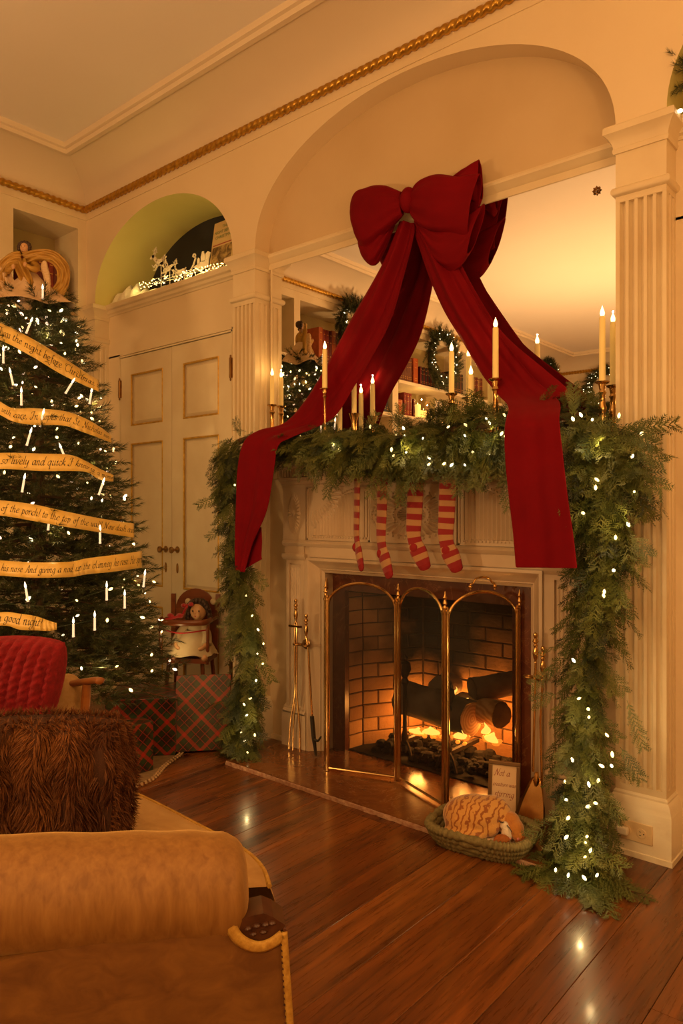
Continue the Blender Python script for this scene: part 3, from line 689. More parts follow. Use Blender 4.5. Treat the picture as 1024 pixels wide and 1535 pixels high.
for si, (p, q) in enumerate(segs):
    p, q = V3((*p, 0)), V3((*q, 0)); Ln = np.linalg.norm(q-p); t = (q-p)/Ln; nrm = np.cross((0,0,1), t); ang = math.atan2(t[1], t[0])
    build('mortar_bed', MB().obox((p+q)/2 + nrm*.028 + V3((0,0,.50)), t, nrm, (0,0,1), Ln/2+.01, .02, .48), 'mortar', fb)
    per = max(1, round(Ln/.20))
    for r in range(14):
        cuts = list(np.linspace(0, Ln, per+1))
        if r % 2 and per > 1: cuts = [0] + [c + Ln/per/2 for c in cuts[:-1]] + [Ln]
        for k in range(len(cuts)-1):
            l2 = cuts[k+1]-cuts[k]
            if l2 < .03: continue
            key = round(l2, 3)
            if key not in bproto:
                h = l2/2-.003; e = .003; mb = MB(); z0, z1 = 0, bh
                mb.add([(-h,.02,z0),(h,.02,z0),(h,.02,z1),(-h,.02,z1),(-h,e,z0),(h,e,z0),(h,e,z1),(-h,e,z1),(-h+e,0,z0+e),(h-e,0,z0+e),(h-e,0,z1-e),(-h+e,0,z1-e)],
                       [(0,1,2,3),(0,4,5,1),(1,5,6,2),(2,6,7,3),(3,7,4,0),(4,8,9,5),(5,9,10,6),(6,10,11,7),(7,11,8,4),(8,11,10,9)])
                o = build('brick', mb, 'fire_brick', fb, local=True); bproto[key] = o
            else: o = copyobj(bproto[key], fb)
            o.location = [float(a) for a in (p + t*(cuts[k]+cuts[k+1])/2 + nrm*random.uniform(-.002, .003) + V3((0,0,.022+r*ch)) - V3(fb.location))]; o.rotation_euler = (0, 0, ang)
build('inner_hearth', MB().box(FX0-.05, FX1+.05, YS+.03, 3.16, .021, .026), 'soot', fb)
build('smoke_shelf', MB().box(-2.45, -1.2, YS+.03, 3.2, .985, 1.0), 'soot', fb)
build('lintel_back', MB().box(FX0-.1, FX1+.1, YS+.031, YS+.06, FZT-.01, 1.0), 'soot', fb)

# ---- fire: logs on andirons, coals, embers, flames
def log(name, a, b, r, label, ends='log_end', bark='log_bark'):
    a, b = V3(a), V3(b); t = thing(name, (*((a+b)/2)[:2], ((a+b)/2)[2]-r), label, 'log', 'logs on the fire')
    pts = [a + (b-a)*k for k in np.linspace(0, 1, 9)]; d = (b-a)/np.linalg.norm(b-a); Fm = frame(d); seg = 18; P = []; F = []
    ph = random.uniform(0, 6)
    for i, p in enumerate(pts):
        for k in range(seg):
            an = 2*PI*k/seg; rr = r*(1 + .05*math.sin(3*an+ph+i*.4) + .03*math.sin(7*an+i)); P.append(p + Fm[:,0]*math.cos(an)*rr + Fm[:,1]*math.sin(an)*rr)
    for i in range(8):
        for k in range(seg): k2 = (k+1) % seg; F.append((i*seg+k, i*seg+k2, (i+1)*seg+k2, (i+1)*seg+k))
    build('bark', MB().add(P, F), bark, t, sharp=180)
    for i, sg in ((0, -1), (8, 1)):
        ring_ = [(q - pts[i])*.96 + pts[i] + d*sg*.002 for q in P[i*seg:(i+1)*seg]]; mb = MB().add(ring_ + [pts[i] + d*sg*.004], [(k, (k+1) % seg, seg) for k in range(seg)])
        # ring pattern is centred on the cut
        o = build('cut_end', MB().add([q - pts[i] for q in mb.verts()], mb.f), ends, t, local=True, smooth=False); o.location = [float(z) for z in pts[i] - wloc(t)]
    return t
e1 = onY(707, 1078, 2.84)
log('fire_log', e1, e1 + V3((-.42, .07, .015)), .080, 'thick front log with its pale sawn end facing out')
e2 = onY(661, 1032, 2.93)
log('fire_log', e2, e2 + V3((-.05, .16, -.02)), .062, 'short log lying on top of the pile, end in shadow', 'log_bark')
e3 = onY(708, 1034, 2.90)
log('fire_log', e3, e3 + V3((.12, .17, .02)), .055, 'upper right-hand log resting across the pile', 'log_bark')
e4 = onY(752, 1072, 2.88)
log('fire_log', e4, e4 + V3((-.25, .08, -.01)), .058, 'split log glowing orange at the right of the fire', 'log_bark', 'log_end')
for i, (u, v, Y) in enumerate(((607, 1000, 2.80), (672, 1040, 2.78))):
    p = onY(u, v, Y); z0 = .026; ht = p[2]-z0+.06
    an = thing('andiron', (p[0], Y, z0), ['black iron andiron with urn finial left of the logs', 'black iron andiron standing before the front log'][i], 'andiron', 'andirons')
    build('post', MB().lathe([(.012, .07), (.018, .10), (.010, .13), (.009, ht-.15), (.020, ht-.13), (.012, ht-.11), (.030, ht-.07), (.026, ht-.04), (.010, ht-.03), (.014, ht-.015), (.004, ht)], (p[0], Y, z0), 12), 'iron', an)
    mb = MB()
    for s_ in (-1, 1): mb.tube(crom([(p[0], Y, z0+.09), (p[0]+s_*.03, Y-.01, z0+.06), (p[0]+s_*.055, Y-.02, z0+.007)], 7), .008, 6)
    build('feet', mb, 'iron', an); build('log_bar', MB().box(p[0]-.009, p[0]+.009, Y, Y+.26, z0+.07, z0+.088), 'iron', an)
# coals and ash bed
mb = MB(); 
for k in range(170):
    x_ = RNG.uniform(-2.16, -1.50); y_ = RNG.uniform(2.78, 3.04); r_ = RNG.uniform(.018, .038)
    Q = rotz(RNG.uniform(0, 6)) ; mb.ell((x_, y_, .028 + RNG.uniform(0, .045)), (r_, r_*.8, r_*.7), 6, 4, Q)
cb = stuff(build('coal_bed', mb, 'soot', smooth=False)); tag(cb, 'heap of black coals and ash under the logs', 'coals')
mb = MB()
for k in range(46):
    u_, v_ = random.choice([(622, 1098), (640, 1098), (690, 1108), (738, 1106), (745, 1112), (655, 1100)]); p = onY(u_ + RNG.uniform(-13, 13), v_ + RNG.uniform(-6, 7), 2.80 + RNG.uniform(0, .05)); r_ = RNG.uniform(.007, .015)
    mb.ell(p, (r_*1.4, r_, r_*.8), 6, 4, rotz(RNG.uniform(0, 6)))
em = stuff(build('embers', mb, 'ember', smooth=False)); tag(em, 'glowing orange embers among the coals', 'embers')
fl_t = thing('fire_flames', (-1.8, 2.85, .08), 'low yellow flames licking under the logs', 'flames')
for u_, v_, h_, w_ in ((626, 1099, .030, .09), (646, 1100, .034, .10), (690, 1107, .045, .07), (738, 1112, .045, .07), (728, 1100, .05, .045), (683, 1040, .035, .018), (700, 1052, .02, .05)):
    p = onY(u_, v_, 2.80 if v_ > 1060 else 2.88); G = []
    for i in range(7):
        t_ = i/6; rr = w_/2*(1-t_)**.7*(.75+.5*math.sin(PI*min(1, t_*1.4)))
        G.append([(p[0] + rr*math.cos(a) + .008*math.sin(5*t_+u_), p[1] + rr*.5*math.sin(a), p[2] + h_*t_) for a in np.linspace(0, 2*PI, 9)[:-1]])
    build('flame', MB().grid(G, close_u=True), 'flame', fl_t, sharp=180)
for px_, py_, pz_, e_ in ((-1.64, 2.93, .20, 4.2), (-2.03, 2.97, .17, 4.2), (-1.82, 3.03, .25, 4.6)):
    ld = bpy.data.lights.new('fire_glow', 'POINT'); ld.energy = e_; ld.color = (1, .36, .06); ld.shadow_soft_size = .04
    lo = bpy.data.objects.new('fire_glow', ld); lo.location = (px_, py_, pz_); COL.objects.link(lo)

# ================================================================ folding brass screen
PS = [V3((-2.375, 2.69, .022)), V3((-2.172, 2.448, .022)), V3((-1.852, 2.56, .022)), V3((-1.534, 2.431, .022)), V3((-1.345, 2.685, .022))]
fs = thing('fire_screen', (-1.85, 2.55, .022), 'four-panel folding brass fire screen with arched tops and dark mesh', 'fire screen')
ZP = .78
for i in range(4):
    a, b = PS[i], PS[i+1]; d = (b-a); Ln = np.linalg.norm(d); d = d/Ln; g = .013
    A, B = a + d*g, b - d*g; mid = (A+B)/2; hw = np.linalg.norm(B-A)/2; rise = .105
    arch_ = [mid + d*hw*(-math.cos(t)) + V3((0,0,ZP-.02-.022)) + V3((0,0,rise*math.sin(t))) for t in np.linspace(0, PI, 25)]
    pnl = build('panel_frame', MB().tube([A] + arch_ + [B], .0062, 8, cap=True), 'brass', fs)
    build('bottom_rail', MB().tube([A + V3((0,0,.012)), B + V3((0,0,.012))], .0055, 8), 'brass', pnl)
    ring_ = [A + V3((0,0,.012))] + arch_ + [B + V3((0,0,.012))]
    build('mesh', MB().add(ring_, [tuple(range(len(ring_)))]), 'wire_mesh', pnl, smooth=False)
    for P_ in ((a + d*.0085, b - d*.0085)):
        build('post', MB().lathe([(.0085, 0), (.0085, ZP-.02), (.011, ZP-.018), (.011, ZP-.008), (.007, ZP-.004), (.007, ZP+.004), (.004, ZP+.008)], P_, 10), 'brass', pnl)
fin = [(.004, 0), (.009, .006), (.006, .014), (.011, .022), (.008, .032), (.005, .038), (.010, .046), (.004, .058), (.0015, .072)]
for i in range(5):
    build('finial', MB().lathe([(r*.9, h*.95) for r, h in fin], PS[i] + V3((0,0,ZP)), 12), 'brass', fs)
    build('hinge_bar', MB().tube([PS[i] + V3((0,0,.002)), PS[i] + V3((0,0,ZP))], .005, 6), 'aged_brass', fs)
# bail handle on the right-hand panel
a, b = PS[3], PS[4]; d = (b-a)/np.linalg.norm(b-a); mid = (a+b)/2 + V3((0,0,ZP+.105-.022-.012))
mb = MB().tube(crom([mid - d*.052 + V3((0,0,.0)), mid - d*.052 + V3((0,0,.020)), mid - d*.040 + V3((0,0,.028)), mid - d*.028 + V3((0,0,.044)), mid + V3((0,0,.050)), mid + d*.028 + V3((0,0,.044)), mid + d*.040 + V3((0,0,.028)), mid + d*.052 + V3((0,0,.020)), mid + d*.052], 33), .004, 8)
for s_ in (-1, 1): mb.ell(mid + d*s_*.052 + V3((0,0,.012)), .009, 10, 6)
build('bail_handle', mb, 'brass', fs)

# ================================================================ fire tools
HND = [(.003, .0), (.006, .004), (.0045, .012), (.008, .020), (.011, .036), (.009, .052), (.006, .060), (.009, .068), (.005, .074), (.012, .082), (.008, .090), (.005, .094), (.009, .104), (.007, .112), (.002, .116)]
def handle(p, parent, tilt=(0,0,1)): return build('turned_handle', MB().lathe(HND, p, 12, tilt), 'brass', parent)
# left: jamb hook, tongs and poker
def hook(name, p, label):
    t = thing(name, p, label, 'tool hook')
    build('rosette', MB().lathe([(.024, 0), (.026, .004), (.018, .008), (.008, .012), (.008, .03)], p, 16, (0,-1,0)), 'aged_brass', t)
    for s_ in (-1, 1):
        c = V3(p) + V3((s_*.030, -.038, 0)); build('ring', MB().tube([c + V3((.016*math.cos(q), .016*math.sin(q), 0)) for q in np.linspace(0, 2*PI, 17)[:-1]], .005, 8, closed=True), 'aged_brass', t)
    build('arm', MB().box(p[0]-.018, p[0]+.018, p[1]-.040, p[1]-.028, p[2]-.006, p[2]+.006), 'aged_brass', t)
    return t
pl_ = onY(465, 965, YA); hl = (-2.418, YA-.012, pl_[2]); hook('tool_hook', hl, 'brass wall hook on the left jamb holding tongs and poker')
xt = -2.455; yt = YA-.05; top = onY(448, 898, yt); zt_top = top[2]
tg = thing('fire_tongs', (xt, yt, .02), 'brass fire tongs with a cross-bar hanging at the left jamb', 'fire tool')
zj = zt_top - .165
handle((xt, yt, zt_top-.116), tg)
build('cross_bar', MB().tube([(xt-.045, yt, zj+.03), (xt+.035, yt, zj+.032)], .0065, 8), 'brass', tg)
for s_ in (-1, 1):
    build('tong_arm', MB().tube(crom([(xt+s_*.006, yt, zj+.05), (xt+s_*.007, yt, zj-.16), (xt+s_*.006, yt, .30), (xt+s_*.030, yt-.006, .16), (xt+s_*.036, yt-.01, .028)], 20), .0045, 8), 'brass', tg)
build('third_leg', MB().tube(crom([(xt, yt-.004, .26), (xt-.004, yt-.012, .15), (xt-.004, yt-.016, .03)], 9), .0042, 8), 'brass', tg)
build('pivot', MB().tube([(xt, yt, zj+.05), (xt, yt, zt_top-.112)], .005, 8), 'brass', tg)
xp = onY(459, 920, yt)[0]; zp = onY(459, 920, yt)[2]
pk = thing('fire_poker', (xp, yt, .02), 'poker with black hooked tip and brass handle at the left jamb', 'fire tool')
handle((xp, yt, zp-.116), pk)
build('rod', MB().tube([(xp, yt, zp-.112), (xp+.012, yt, .55), (xp+.040, yt, .19)], .005, 8), 'brass', pk)
build('hooked_tip', MB().tube([(xp+.038, yt, .21), (xp+.048, yt, .12), (xp+.064, yt, .028)], [.010, .011, .006], 8).tube(crom([(xp+.050, yt, .105), (xp+.075, yt, .100), (xp+.096, yt, .125)], 7), [.007,.007,.006,.006,.005,.005,.003], 8), 'iron', pk)
# right: hook, rods, shovel
pr_ = onY(803, 1020, YA); hr = (pr_[0]+.02, YA-.004, pr_[2]+.02); hook('tool_hook', hr, 'brass wall hook on the right jamb beside the shovel')
ys = YA-.05; q = onY(803, 948, ys)
sv = thing('fire_shovel', (q[0], ys, .02), 'brass fire shovel with a broad flat blade, right of the screen', 'fire tool')
handle((q[0], ys, q[2]-.116), sv)
zb = onY(806, 1165, ys-.03)[2]
build('rod', MB().tube([(q[0], ys, q[2]-.112), (q[0]-.004, ys-.012, zb+.01)], .0048, 8), 'brass', sv)
bx_ = onY(806, 1165, ys-.03)[0]; pts = []
for t_ in np.linspace(0, 1, 9): pts.append((bx_ - .016 - .052*math.sin(t_*PI/2)**.8, t_))
zbot = .026; outl = [(-(.016+.046*math.sin(t_*PI/2)), zb - (zb-zbot)*t_) for t_ in np.linspace(0, 1, 9)]; poly = outl + [(-x_, z_) for x_, z_ in outl[::-1]]
yb_ = lambda z_: ys - .034 - .075*(zb - z_)/(zb-zbot)
build('blade', MB().add([(bx_ + x_*.82, yb_(z_)+.002, z_-.004*0) for x_, z_ in poly], [tuple(range(len(poly)))]), 'brass', sv, smooth=False)
rim = [V3((bx_ + x_, yb_(z_)-.010, z_)) for x_, z_ in poly]; inn = [V3((bx_ + x_*.82, yb_(z_)+.002, z_)) for x_, z_ in poly]
build('blade_rim', MB().grid([rim, inn]), 'aged_brass', sv, sharp=60)
build('socket', MB().lathe([(.007, .02), (.010, .0), (.013, -.012), (.008, -.03)], (bx_, yb_(zb)-.004, zb), 10), 'brass', sv)
q2 = onY(814, 968, ys)
br = thing('fire_tool', (q2[0], ys, .02), 'second brass-handled rod hanging behind the shovel', 'fire tool')
handle((q2[0], ys, q2[2]-.116), br)
build('rod', MB().tube([(q2[0], ys, q2[2]-.112), (q2[0]-.012, ys+.004, .40), (q2[0]-.002, ys, .10)], .0045, 8), 'brass', br)
build('tip', MB().lathe([(.005, .08), (.009, .06), (.010, 0)], (q2[0]-.002, ys, .022), 8), 'iron', br)
# ================================================================ greenery prototypes
def cedar_proto(seed, Ln=.17, pairs=9, wide=.075):
    r = np.random.default_rng(seed); V = []; F = []
    def blade(a, b, w0):
        a = V3(a); b = V3(b); d = b-a; s = np.cross(d, (0,0,1)); s = s/(np.linalg.norm(s)+1e-9)*w0; k = len(V)
        V.extend([a-s, a+s, b + V3((0,0,r.uniform(-.002,.002)))]); F.append((k, k+1, k+2))
    blade((0,0,0), (0,Ln,0), .0018)
    for i in range(pairs):
        t = .10 + .84*i/(pairs-1); y = Ln*t; ln = wide*math.sin(PI*(.22+.72*(1-t)))*r.uniform(.75, 1.1)
        for s in (-1, 1):
            an = math.radians(r.uniform(36, 52)); d = V3((s*math.sin(an), math.cos(an), r.uniform(-.25, .15))); a = V3((0, y + r.uniform(-.004,.004), 0)); b = a + d*ln
            blade(a, b, .0024)
            for j in range(4):
                q = a + d*ln*(.22+.19*j); l2 = ln*.42*(1-.16*j)
                for s2 in (-1, 1):
                    a2 = an*s + s2*.65; blade(q, q + V3((math.sin(a2), math.cos(a2), r.uniform(-.2,.2)))*l2, .0021)
    return np.array(V), np.array(F)
CEDAR = [cedar_proto(s, L_, p_, w_) for s, L_, p_, w_ in ((1,.17,9,.075), (2,.20,10,.07), (3,.14,8,.08), (4,.23,11,.065))]
def pine_proto(seed, Ln=.13, n=64, nl=.042, wd=.0016):
    r = np.random.default_rng(seed); V = []; F = []
    V += [(-.002,0,0), (.002,0,0), (0,Ln,0)]; F.append((0,1,2))
    for i in range(n):
        t = (i+.5)/n; a = r.uniform(0, 2*PI); sp = math.radians(r.uniform(28, 62))*(1-.35*t); d = V3((math.sin(sp)*math.cos(a), math.cos(sp), math.sin(sp)*math.sin(a)))
        p = V3((0, Ln*t, 0)); l = nl*r.uniform(.7, 1.15); s = np.cross(d, r.normal(size=3)); s = s/np.linalg.norm(s)*wd; k = len(V)
        V += [p-s, p+s, p + d*l]; F.append((k, k+1, k+2))
    return np.array(V), np.array(F)
PINE = [pine_proto(s) for s in range(6)]
class Leafage:
    def __init__(s): s.V = []; s.F = []; s.n = 0
    def put(s, proto, p, d, up, scale=1., droop=0.):
        V, F = proto; d = V3(d); d = d/np.linalg.norm(d); x = np.cross(d, V3(up)); nx = np.linalg.norm(x)
        if nx < 1e-3: x = np.cross(d, (1,.3,0)); nx = np.linalg.norm(x)
        x = x/nx; z = np.cross(x, d); W = V*scale; P = np.outer(W[:,0], x) + np.outer(W[:,1], d) + np.outer(W[:,2], z) + V3(p)
        if droop: P[:,2] -= droop*(W[:,1]/.15)**2*.15
        s.V.append(P); s.F.append(F + s.n); s.n += len(P)
    def build(s, name, mat, parent):
        V = np.vstack(s.V) - wloc(parent); F = np.vstack(s.F); me = bpy.data.meshes.new(name)
        me.vertices.add(len(V)); me.vertices.foreach_set('co', V.astype(np.float32).ravel()); me.loops.add(F.size); me.loops.foreach_set('vertex_index', F.astype(np.int32).ravel())
        me.polygons.add(len(F)); me.polygons.foreach_set('loop_start', np.arange(0, F.size, 3, dtype=np.int32)); me.polygons.foreach_set('loop_total', np.full(len(F), 3, dtype=np.int32)); me.update(); me.validate()
        me.materials.append(M[mat]); o = bpy.data.objects.new(name, me); link(o, parent); o['kind'] = 'stuff'; return o
bm_ = MB().lathe([(.0015, -.010), (.0045, -.006), (.006, 0), (.0045, .006), (.001, .011)], (0,0,0), 8)
BULB = {}
def bulb(parent, p, mat='bulb_warm', s=1.):
    if mat not in BULB:
        o = build('bulb', MB().add(bm_.verts(), bm_.f), mat, parent, local=True); BULB[mat] = o
    else: o = copyobj(BULB[mat], parent)
    o.location = [float(a) for a in V3(p) - wloc(parent)]; o.scale = (s, s, s); o.rotation_euler = (RNG.uniform(-1.2, 1.2), RNG.uniform(-1.2, 1.2), 0); return o
def glow(p, e, col=(1,.70,.28), r=.006, name='string_glow'):
    r = min(r, .006)
    ld = bpy.data.lights.new(name, 'POINT'); ld.energy = e; ld.color = col; ld.shadow_soft_size = r
    lo = bpy.data.objects.new(name, ld); lo.location = [float(a) for a in p]; COL.objects.link(lo)

# ================================================================ garlands
def garland(label, path, rad, n, flow, droop, pix, back=(0,1,0), Y=None, extra=None):
    path = crom(path, 60); rad = np.interp(np.linspace(0, 1, 60), np.linspace(0, 1, len(rad)), rad)
    t = thing('garland', path[-1] if path[-1][2] < path[0][2]-.5 else path[30], label, 'garland', 'cedar garlands dressing the mantel')
    build('stem', MB().tube(path, .014, 6), 'bark', t)
    lf = Leafage(); core = Leafage()
    for k in range(n):
        f = RNG.uniform(0, 59); i = int(f); p = path[i] + (path[min(i+1, 59)]-path[i])*(f-i); tg_ = path[min(i+1, 59)]-path[max(i-1, 0)]; tg_ = tg_/np.linalg.norm(tg_)
        a = RNG.uniform(0, 2*PI); Fm = frame(tg_); od = Fm[:,0]*math.cos(a) + Fm[:,1]*math.sin(a); od = od - V3(back)*max(0, np.dot(od, back))*1.5; od = od/(np.linalg.norm(od)+1e-6)
        rr = rad[i]*RNG.uniform(.05, .62); q = p + od*rr
        d = od*RNG.uniform(.5, 1.1) + flow(i/59, od)*RNG.uniform(.6, 1.3) + RNG.normal(size=3)*.28
        d = d - V3(back)*max(0, np.dot(d, back))
        if abs(tg_[2]) < .5 and d[2] > 0: d[2] *= .45
        sc_ = RNG.uniform(.55, 1.0)*min(1.25, rad[i]/.11)
        if -1.30 < q[0] < -1.0 and q[2] > 1.40:
            sc_ *= .55; d[1] = max(d[1], -.15); d[2] = min(d[2], .3)
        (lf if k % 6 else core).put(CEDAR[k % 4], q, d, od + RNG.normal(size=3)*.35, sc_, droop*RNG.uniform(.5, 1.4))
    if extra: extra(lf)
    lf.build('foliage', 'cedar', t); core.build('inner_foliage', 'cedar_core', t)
    wp = []
    for i in range(0, 59, 2):
        a = i*.9; Fm = frame(path[i+1]-path[i]); wp.append(path[i] + (Fm[:,0]*math.cos(a) + Fm[:,1]*math.sin(a))*rad[i]*.5)
    build('light_wire', MB().tube(crom(wp, 120), .0015, 4), 'wire_green', t)
    for u, v, yy, kind in pix:
        bulb(t, onY(u, v, yy), ('bulb_white', 'bulb_warm')[kind], RNG.uniform(.6, .95))
    return t
YG = 2.475
# lamps positions read along the garland
pixM = [(449,678,2.40,1),(509,672,2.41,1),(555,640,2.43,1),(605,642,2.42,0),(594,651,2.40,1),(607,653,2.40,0),(634,657,2.38,0),(609,678,2.38,0),(590,683,2.38,1),(587,674,2.38,1),(643,686,2.37,0),(666,695,2.37,1),(677,697,2.37,0),(697,697,2.37,0),(643,696,2.37,1),(709,678,2.38,1),(735,680,2.38,0),(697,653,2.39,0),(729,627,2.42,0),(734,634,2.42,0),(752,650,2.38,1),(756,622,2.44,1),(698,637,2.42,1),(758,655,2.38,1),(672,640,2.43,1)]
def flM(f, od): return V3((-.55 if f < .5 else .25, -.5, -.10))
topM = [(-2.64,2.49,1.485),(-2.45,2.485,1.482),(-2.2,2.48,1.482),(-1.95,2.48,1.484),(-1.7,2.48,1.49),(-1.45,2.485,1.51),(-1.2,2.50,1.52),(-1.0,2.51,1.52)]
def exM(lf):
    for k in range(200):   # fronds trailing over the shelf edge
        u = RNG.uniform(470, 752); p = V3(onY(u, 650 + RNG.uniform(-12, 25), 2.44)); p[1] = 2.46 + RNG.uniform(-.03, .03)
        lf.put(CEDAR[k % 4], p, V3((RNG.uniform(-.5,.5), -.35 + RNG.uniform(-.2,.1), -1)), V3((0,-1,.2)) + RNG.normal(size=3)*.3, RNG.uniform(.55, .95), 0)
    for u, v in ((585, 680), (600, 690), (690, 672), (755, 690), (500, 685)):
        p = onY(u, v, 2.42); lf.put(CEDAR[3], p, V3((RNG.uniform(-.2,.2), -.1, -1)), (0,-1,0), .8, 0)
garland('thick cedar garland with fairy lights lying along the mantel shelf', topM, [.06,.07,.08,.085,.09,.095,.095,.09], 700, flM, .35, pixM, (0,.6,-.6), extra=exM)
pixL = [(352,727,2.38,1),(378,923,2.35,1),(387,944,2.35,0),(395,965,2.34,1),(386,980,2.34,0),(394,995,2.34,1),(384,1020,2.33,0),(366,1056,2.33,1),(370,1072,2.33,0),(382,1102,2.33,1),(367,1110,2.33,0),(371,1128,2.32,1),(362,1098,2.33,1),(375,1047,2.34,1),(356,850,2.36,1),(369,893,2.36,1)]
def P_(lst, Yv): return [V3(onY(u, v, Yv if not isinstance(Yv, list) else Yv[i])) for i, (u, v) in enumerate(lst)]
pl = P_([(385,655),(352,668),(348,720),(360,800),(366,880),(378,960),(374,1040),(368,1095),(372,1118)], [2.48,2.45,2.43,2.42,2.41,2.40,2.40,2.39,2.37]); pl[-1][2] = max(pl[-1][2], .05)
garland('lit cedar garland hanging down the left side of the fireplace', pl, [.06,.085,.085,.085,.09,.10,.10,.09,.07], 580, lambda f, od: V3((0, -.1, -1.35)), .0, pixL, (0,1,0))
pixR = [(828,633,2.36,0),(859,628,2.38,0),(888,629,2.36,0),(871,622,2.38,0),(928,623,2.36,1),(962,650,2.36,1),(948,684,2.34,0),(895,719,2.33,1),(893,731,2.33,1),(951,737,2.34,1),(942,786,2.33,0),(923,806,2.33,1),(874,769,2.33,1),(920,855,2.32,0),(906,887,2.32,1),(905,893,2.32,1),(860,990,2.31,0),(868,1047,2.31,1),(882,1063,2.31,1),(883,1075,2.31,1),(910,1102,2.30,1),(918,1131,2.30,1),(917,1148,2.30,0),(858,1139,2.30,0),(902,1148,2.30,1),(847,1172,2.29,1),(883,1176,2.29,0),(897,1170,2.29,1),(849,1199,2.29,0),(882,1209,2.29,1),(893,1204,2.29,1),(852,1226,2.28,1),(849,1255,2.27,0),(880,1254,2.27,1),(878,1263,2.27,1),(885,1275,2.26,0),(877,1285,2.26,1),(833,1304,2.22,0),(895,1312,2.20,0),(852,1312,2.22,0),(876,1316,2.20,0)]
pr2 = P_([(868,632),(895,645),(918,690),(912,780),(902,870),(885,960),(880,1050),(878,1140),(876,1220),(872,1280),(870,1304)], [2.50,2.48,2.46,2.45,2.44,2.43,2.42,2.41,2.39,2.36,2.31]); pr2[-1][2] = max(pr2[-1][2], .05)
def exR(lf):
    for k in range(34):   # foot spreading on the floor
        a = RNG.uniform(PI, 2*PI); d = V3((math.cos(a), math.sin(a)*.8, -.10)); p = pr2[-1] + V3((RNG.uniform(-.06,.06), RNG.uniform(-.05,.05), RNG.uniform(-.02,.03))); p[2] = max(.022, p[2]-.02)
        d[2] = -(p[2]-.012)/.16
        lf.put(CEDAR[k % 4], p, d, V3((0,0,1)), RNG.uniform(.7, 1.05), 0)
    for k_, (u, v, dx, dz) in enumerate(((940, 650, .9, -.35), (935, 660, .6, -.9), (945, 800, .75, -.8), (940, 1050, .45, -1.), (930, 1120, .7, -.8), (840, 1000, -.9, -.6), (835, 1040, -.9, -.4), (930, 640, 1., .02), (858, 625, .1, 1.), (862, 625, .0, 1.), (600, 640, .1, .9))):
        lf.put(CEDAR[k_ % 4], onY(u, v, 2.40), V3((dx, -.15, dz)), (0,-1,.2), .62, .10)
    for k in range(40):
        u = RNG.uniform(868, 935); lf.put(CEDAR[k % 4], onY(u, RNG.uniform(632, 690), 2.42), V3((RNG.uniform(-.2,.9), -.3, RNG.uniform(-.9,.1))), (0,-1,.3), RNG.uniform(.6, .9), .2)
garland('lit cedar garland hanging down beside the right-hand pilaster', pr2, [.07,.095,.115,.095,.085,.078,.08,.09,.095,.095,.09], 900, lambda f, od: V3((0, -.1, -1.25)), .0, pixR, (0,1,0), extra=exR)
for u, v, y_, e_ in ((610,665,2.33,.22),(730,640,2.33,.22),(890,660,2.28,.22),(925,780,2.26,.2),(905,880,2.24,.16),(880,1070,2.24,.2),(885,1160,2.22,.22),(870,1260,2.20,.22),(390,970,2.28,.16),(370,1080,2.26,.16),(500,665,2.34,.10)): glow(onY(u, v, y_), e_*1.7)

# ================================================================ Christmas tree
TX, TY = -3.42, 1.75; TZ0, TZ1 = .36, 2.20
def trad(z): return .125 + (2.20 - z)*.292
tree = thing('christmas_tree', (TX, TY, 0), 'tall pine Christmas tree covered in warm lights, left corner', 'tree')
build('trunk', MB().lathe([(.045, .08), (.040, .6), (.028, 1.4), (.012, 2.12)], (TX, TY, 0), 10), 'bark', tree)
build('stand', MB().lathe([(.17, .001), (.18, .02), (.15, .05), (.06, .08), (.055, .16)], (TX, TY, 0), 20), 'iron', tree)
lf = Leafage(); lf2 = Leafage(); wood = MB(); k = 0
for z in np.arange(TZ0, TZ1, .055):
    R_ = trad(z); nb = int(10 + R_*27)
    for j in range(nb):
        a = 2*PI*(j + .37*k)/nb + RNG.uniform(-.12, .12); ln = R_*RNG.uniform(.84, 1.10); zz = z + RNG.uniform(-.03, .03); rd = V3((math.cos(a), math.sin(a), 0)); sd = V3((-math.sin(a), math.cos(a), 0))
        if (j % 3) == 0: wood.tube([(TX, TY, zz+.02), V3((TX, TY, zz)) + rd*ln*.85], [.006, .002], 4, cap=False)
        ns = 3 + int(R_*9)
        for q in range(ns):
            t = .30 + .70*(q+.6)/ns; p = V3((TX, TY, zz + .05*(1-t) - .04*t*R_)) + rd*ln*t*.92 + sd*RNG.uniform(-.035, .035)
            d = rd*RNG.uniform(.55, 1.) + sd*RNG.uniform(-.75, .75) + V3((0,0,RNG.uniform(-.25, .45)))
            (lf if t > .62 else lf2).put(PINE[k % 6], p, d, (0,0,1), RNG.uniform(.65, 1.), 0); k += 1
for j in range(60):
    a = RNG.uniform(0, 2*PI); lf.put(PINE[j % 6], (TX + RNG.uniform(-.05,.05), TY + RNG.uniform(-.05,.05), 2.14 + RNG.uniform(0,.06)), V3((math.cos(a), math.sin(a), RNG.uniform(-.1, .8))), (0,0,1), .8)
lf.build('foliage', 'pine_needles', tree); lf2.build('inner_foliage', 'pine_needles', tree); build('branches', wood, 'bark', tree)['kind'] = 'stuff'
def on_cone(u, v, off=.0):
    d = ray(u, v)/FOC
    for s in np.arange(2.2, 4.6, .01):
        p = _C + d*s
        if p[2] < TZ1+.05 and math.hypot(p[0]-TX, p[1]-TY) < trad(min(p[2], TZ1)) + off: return p
    s = np.dot(V3((TX, TY, 0)) - _C*0, _F); p = _C + d*s; return p
def tree_surf(a, z, off=0.): r_ = trad(z) + off; return V3((TX + r_*math.cos(a), TY + r_*math.sin(a), z))
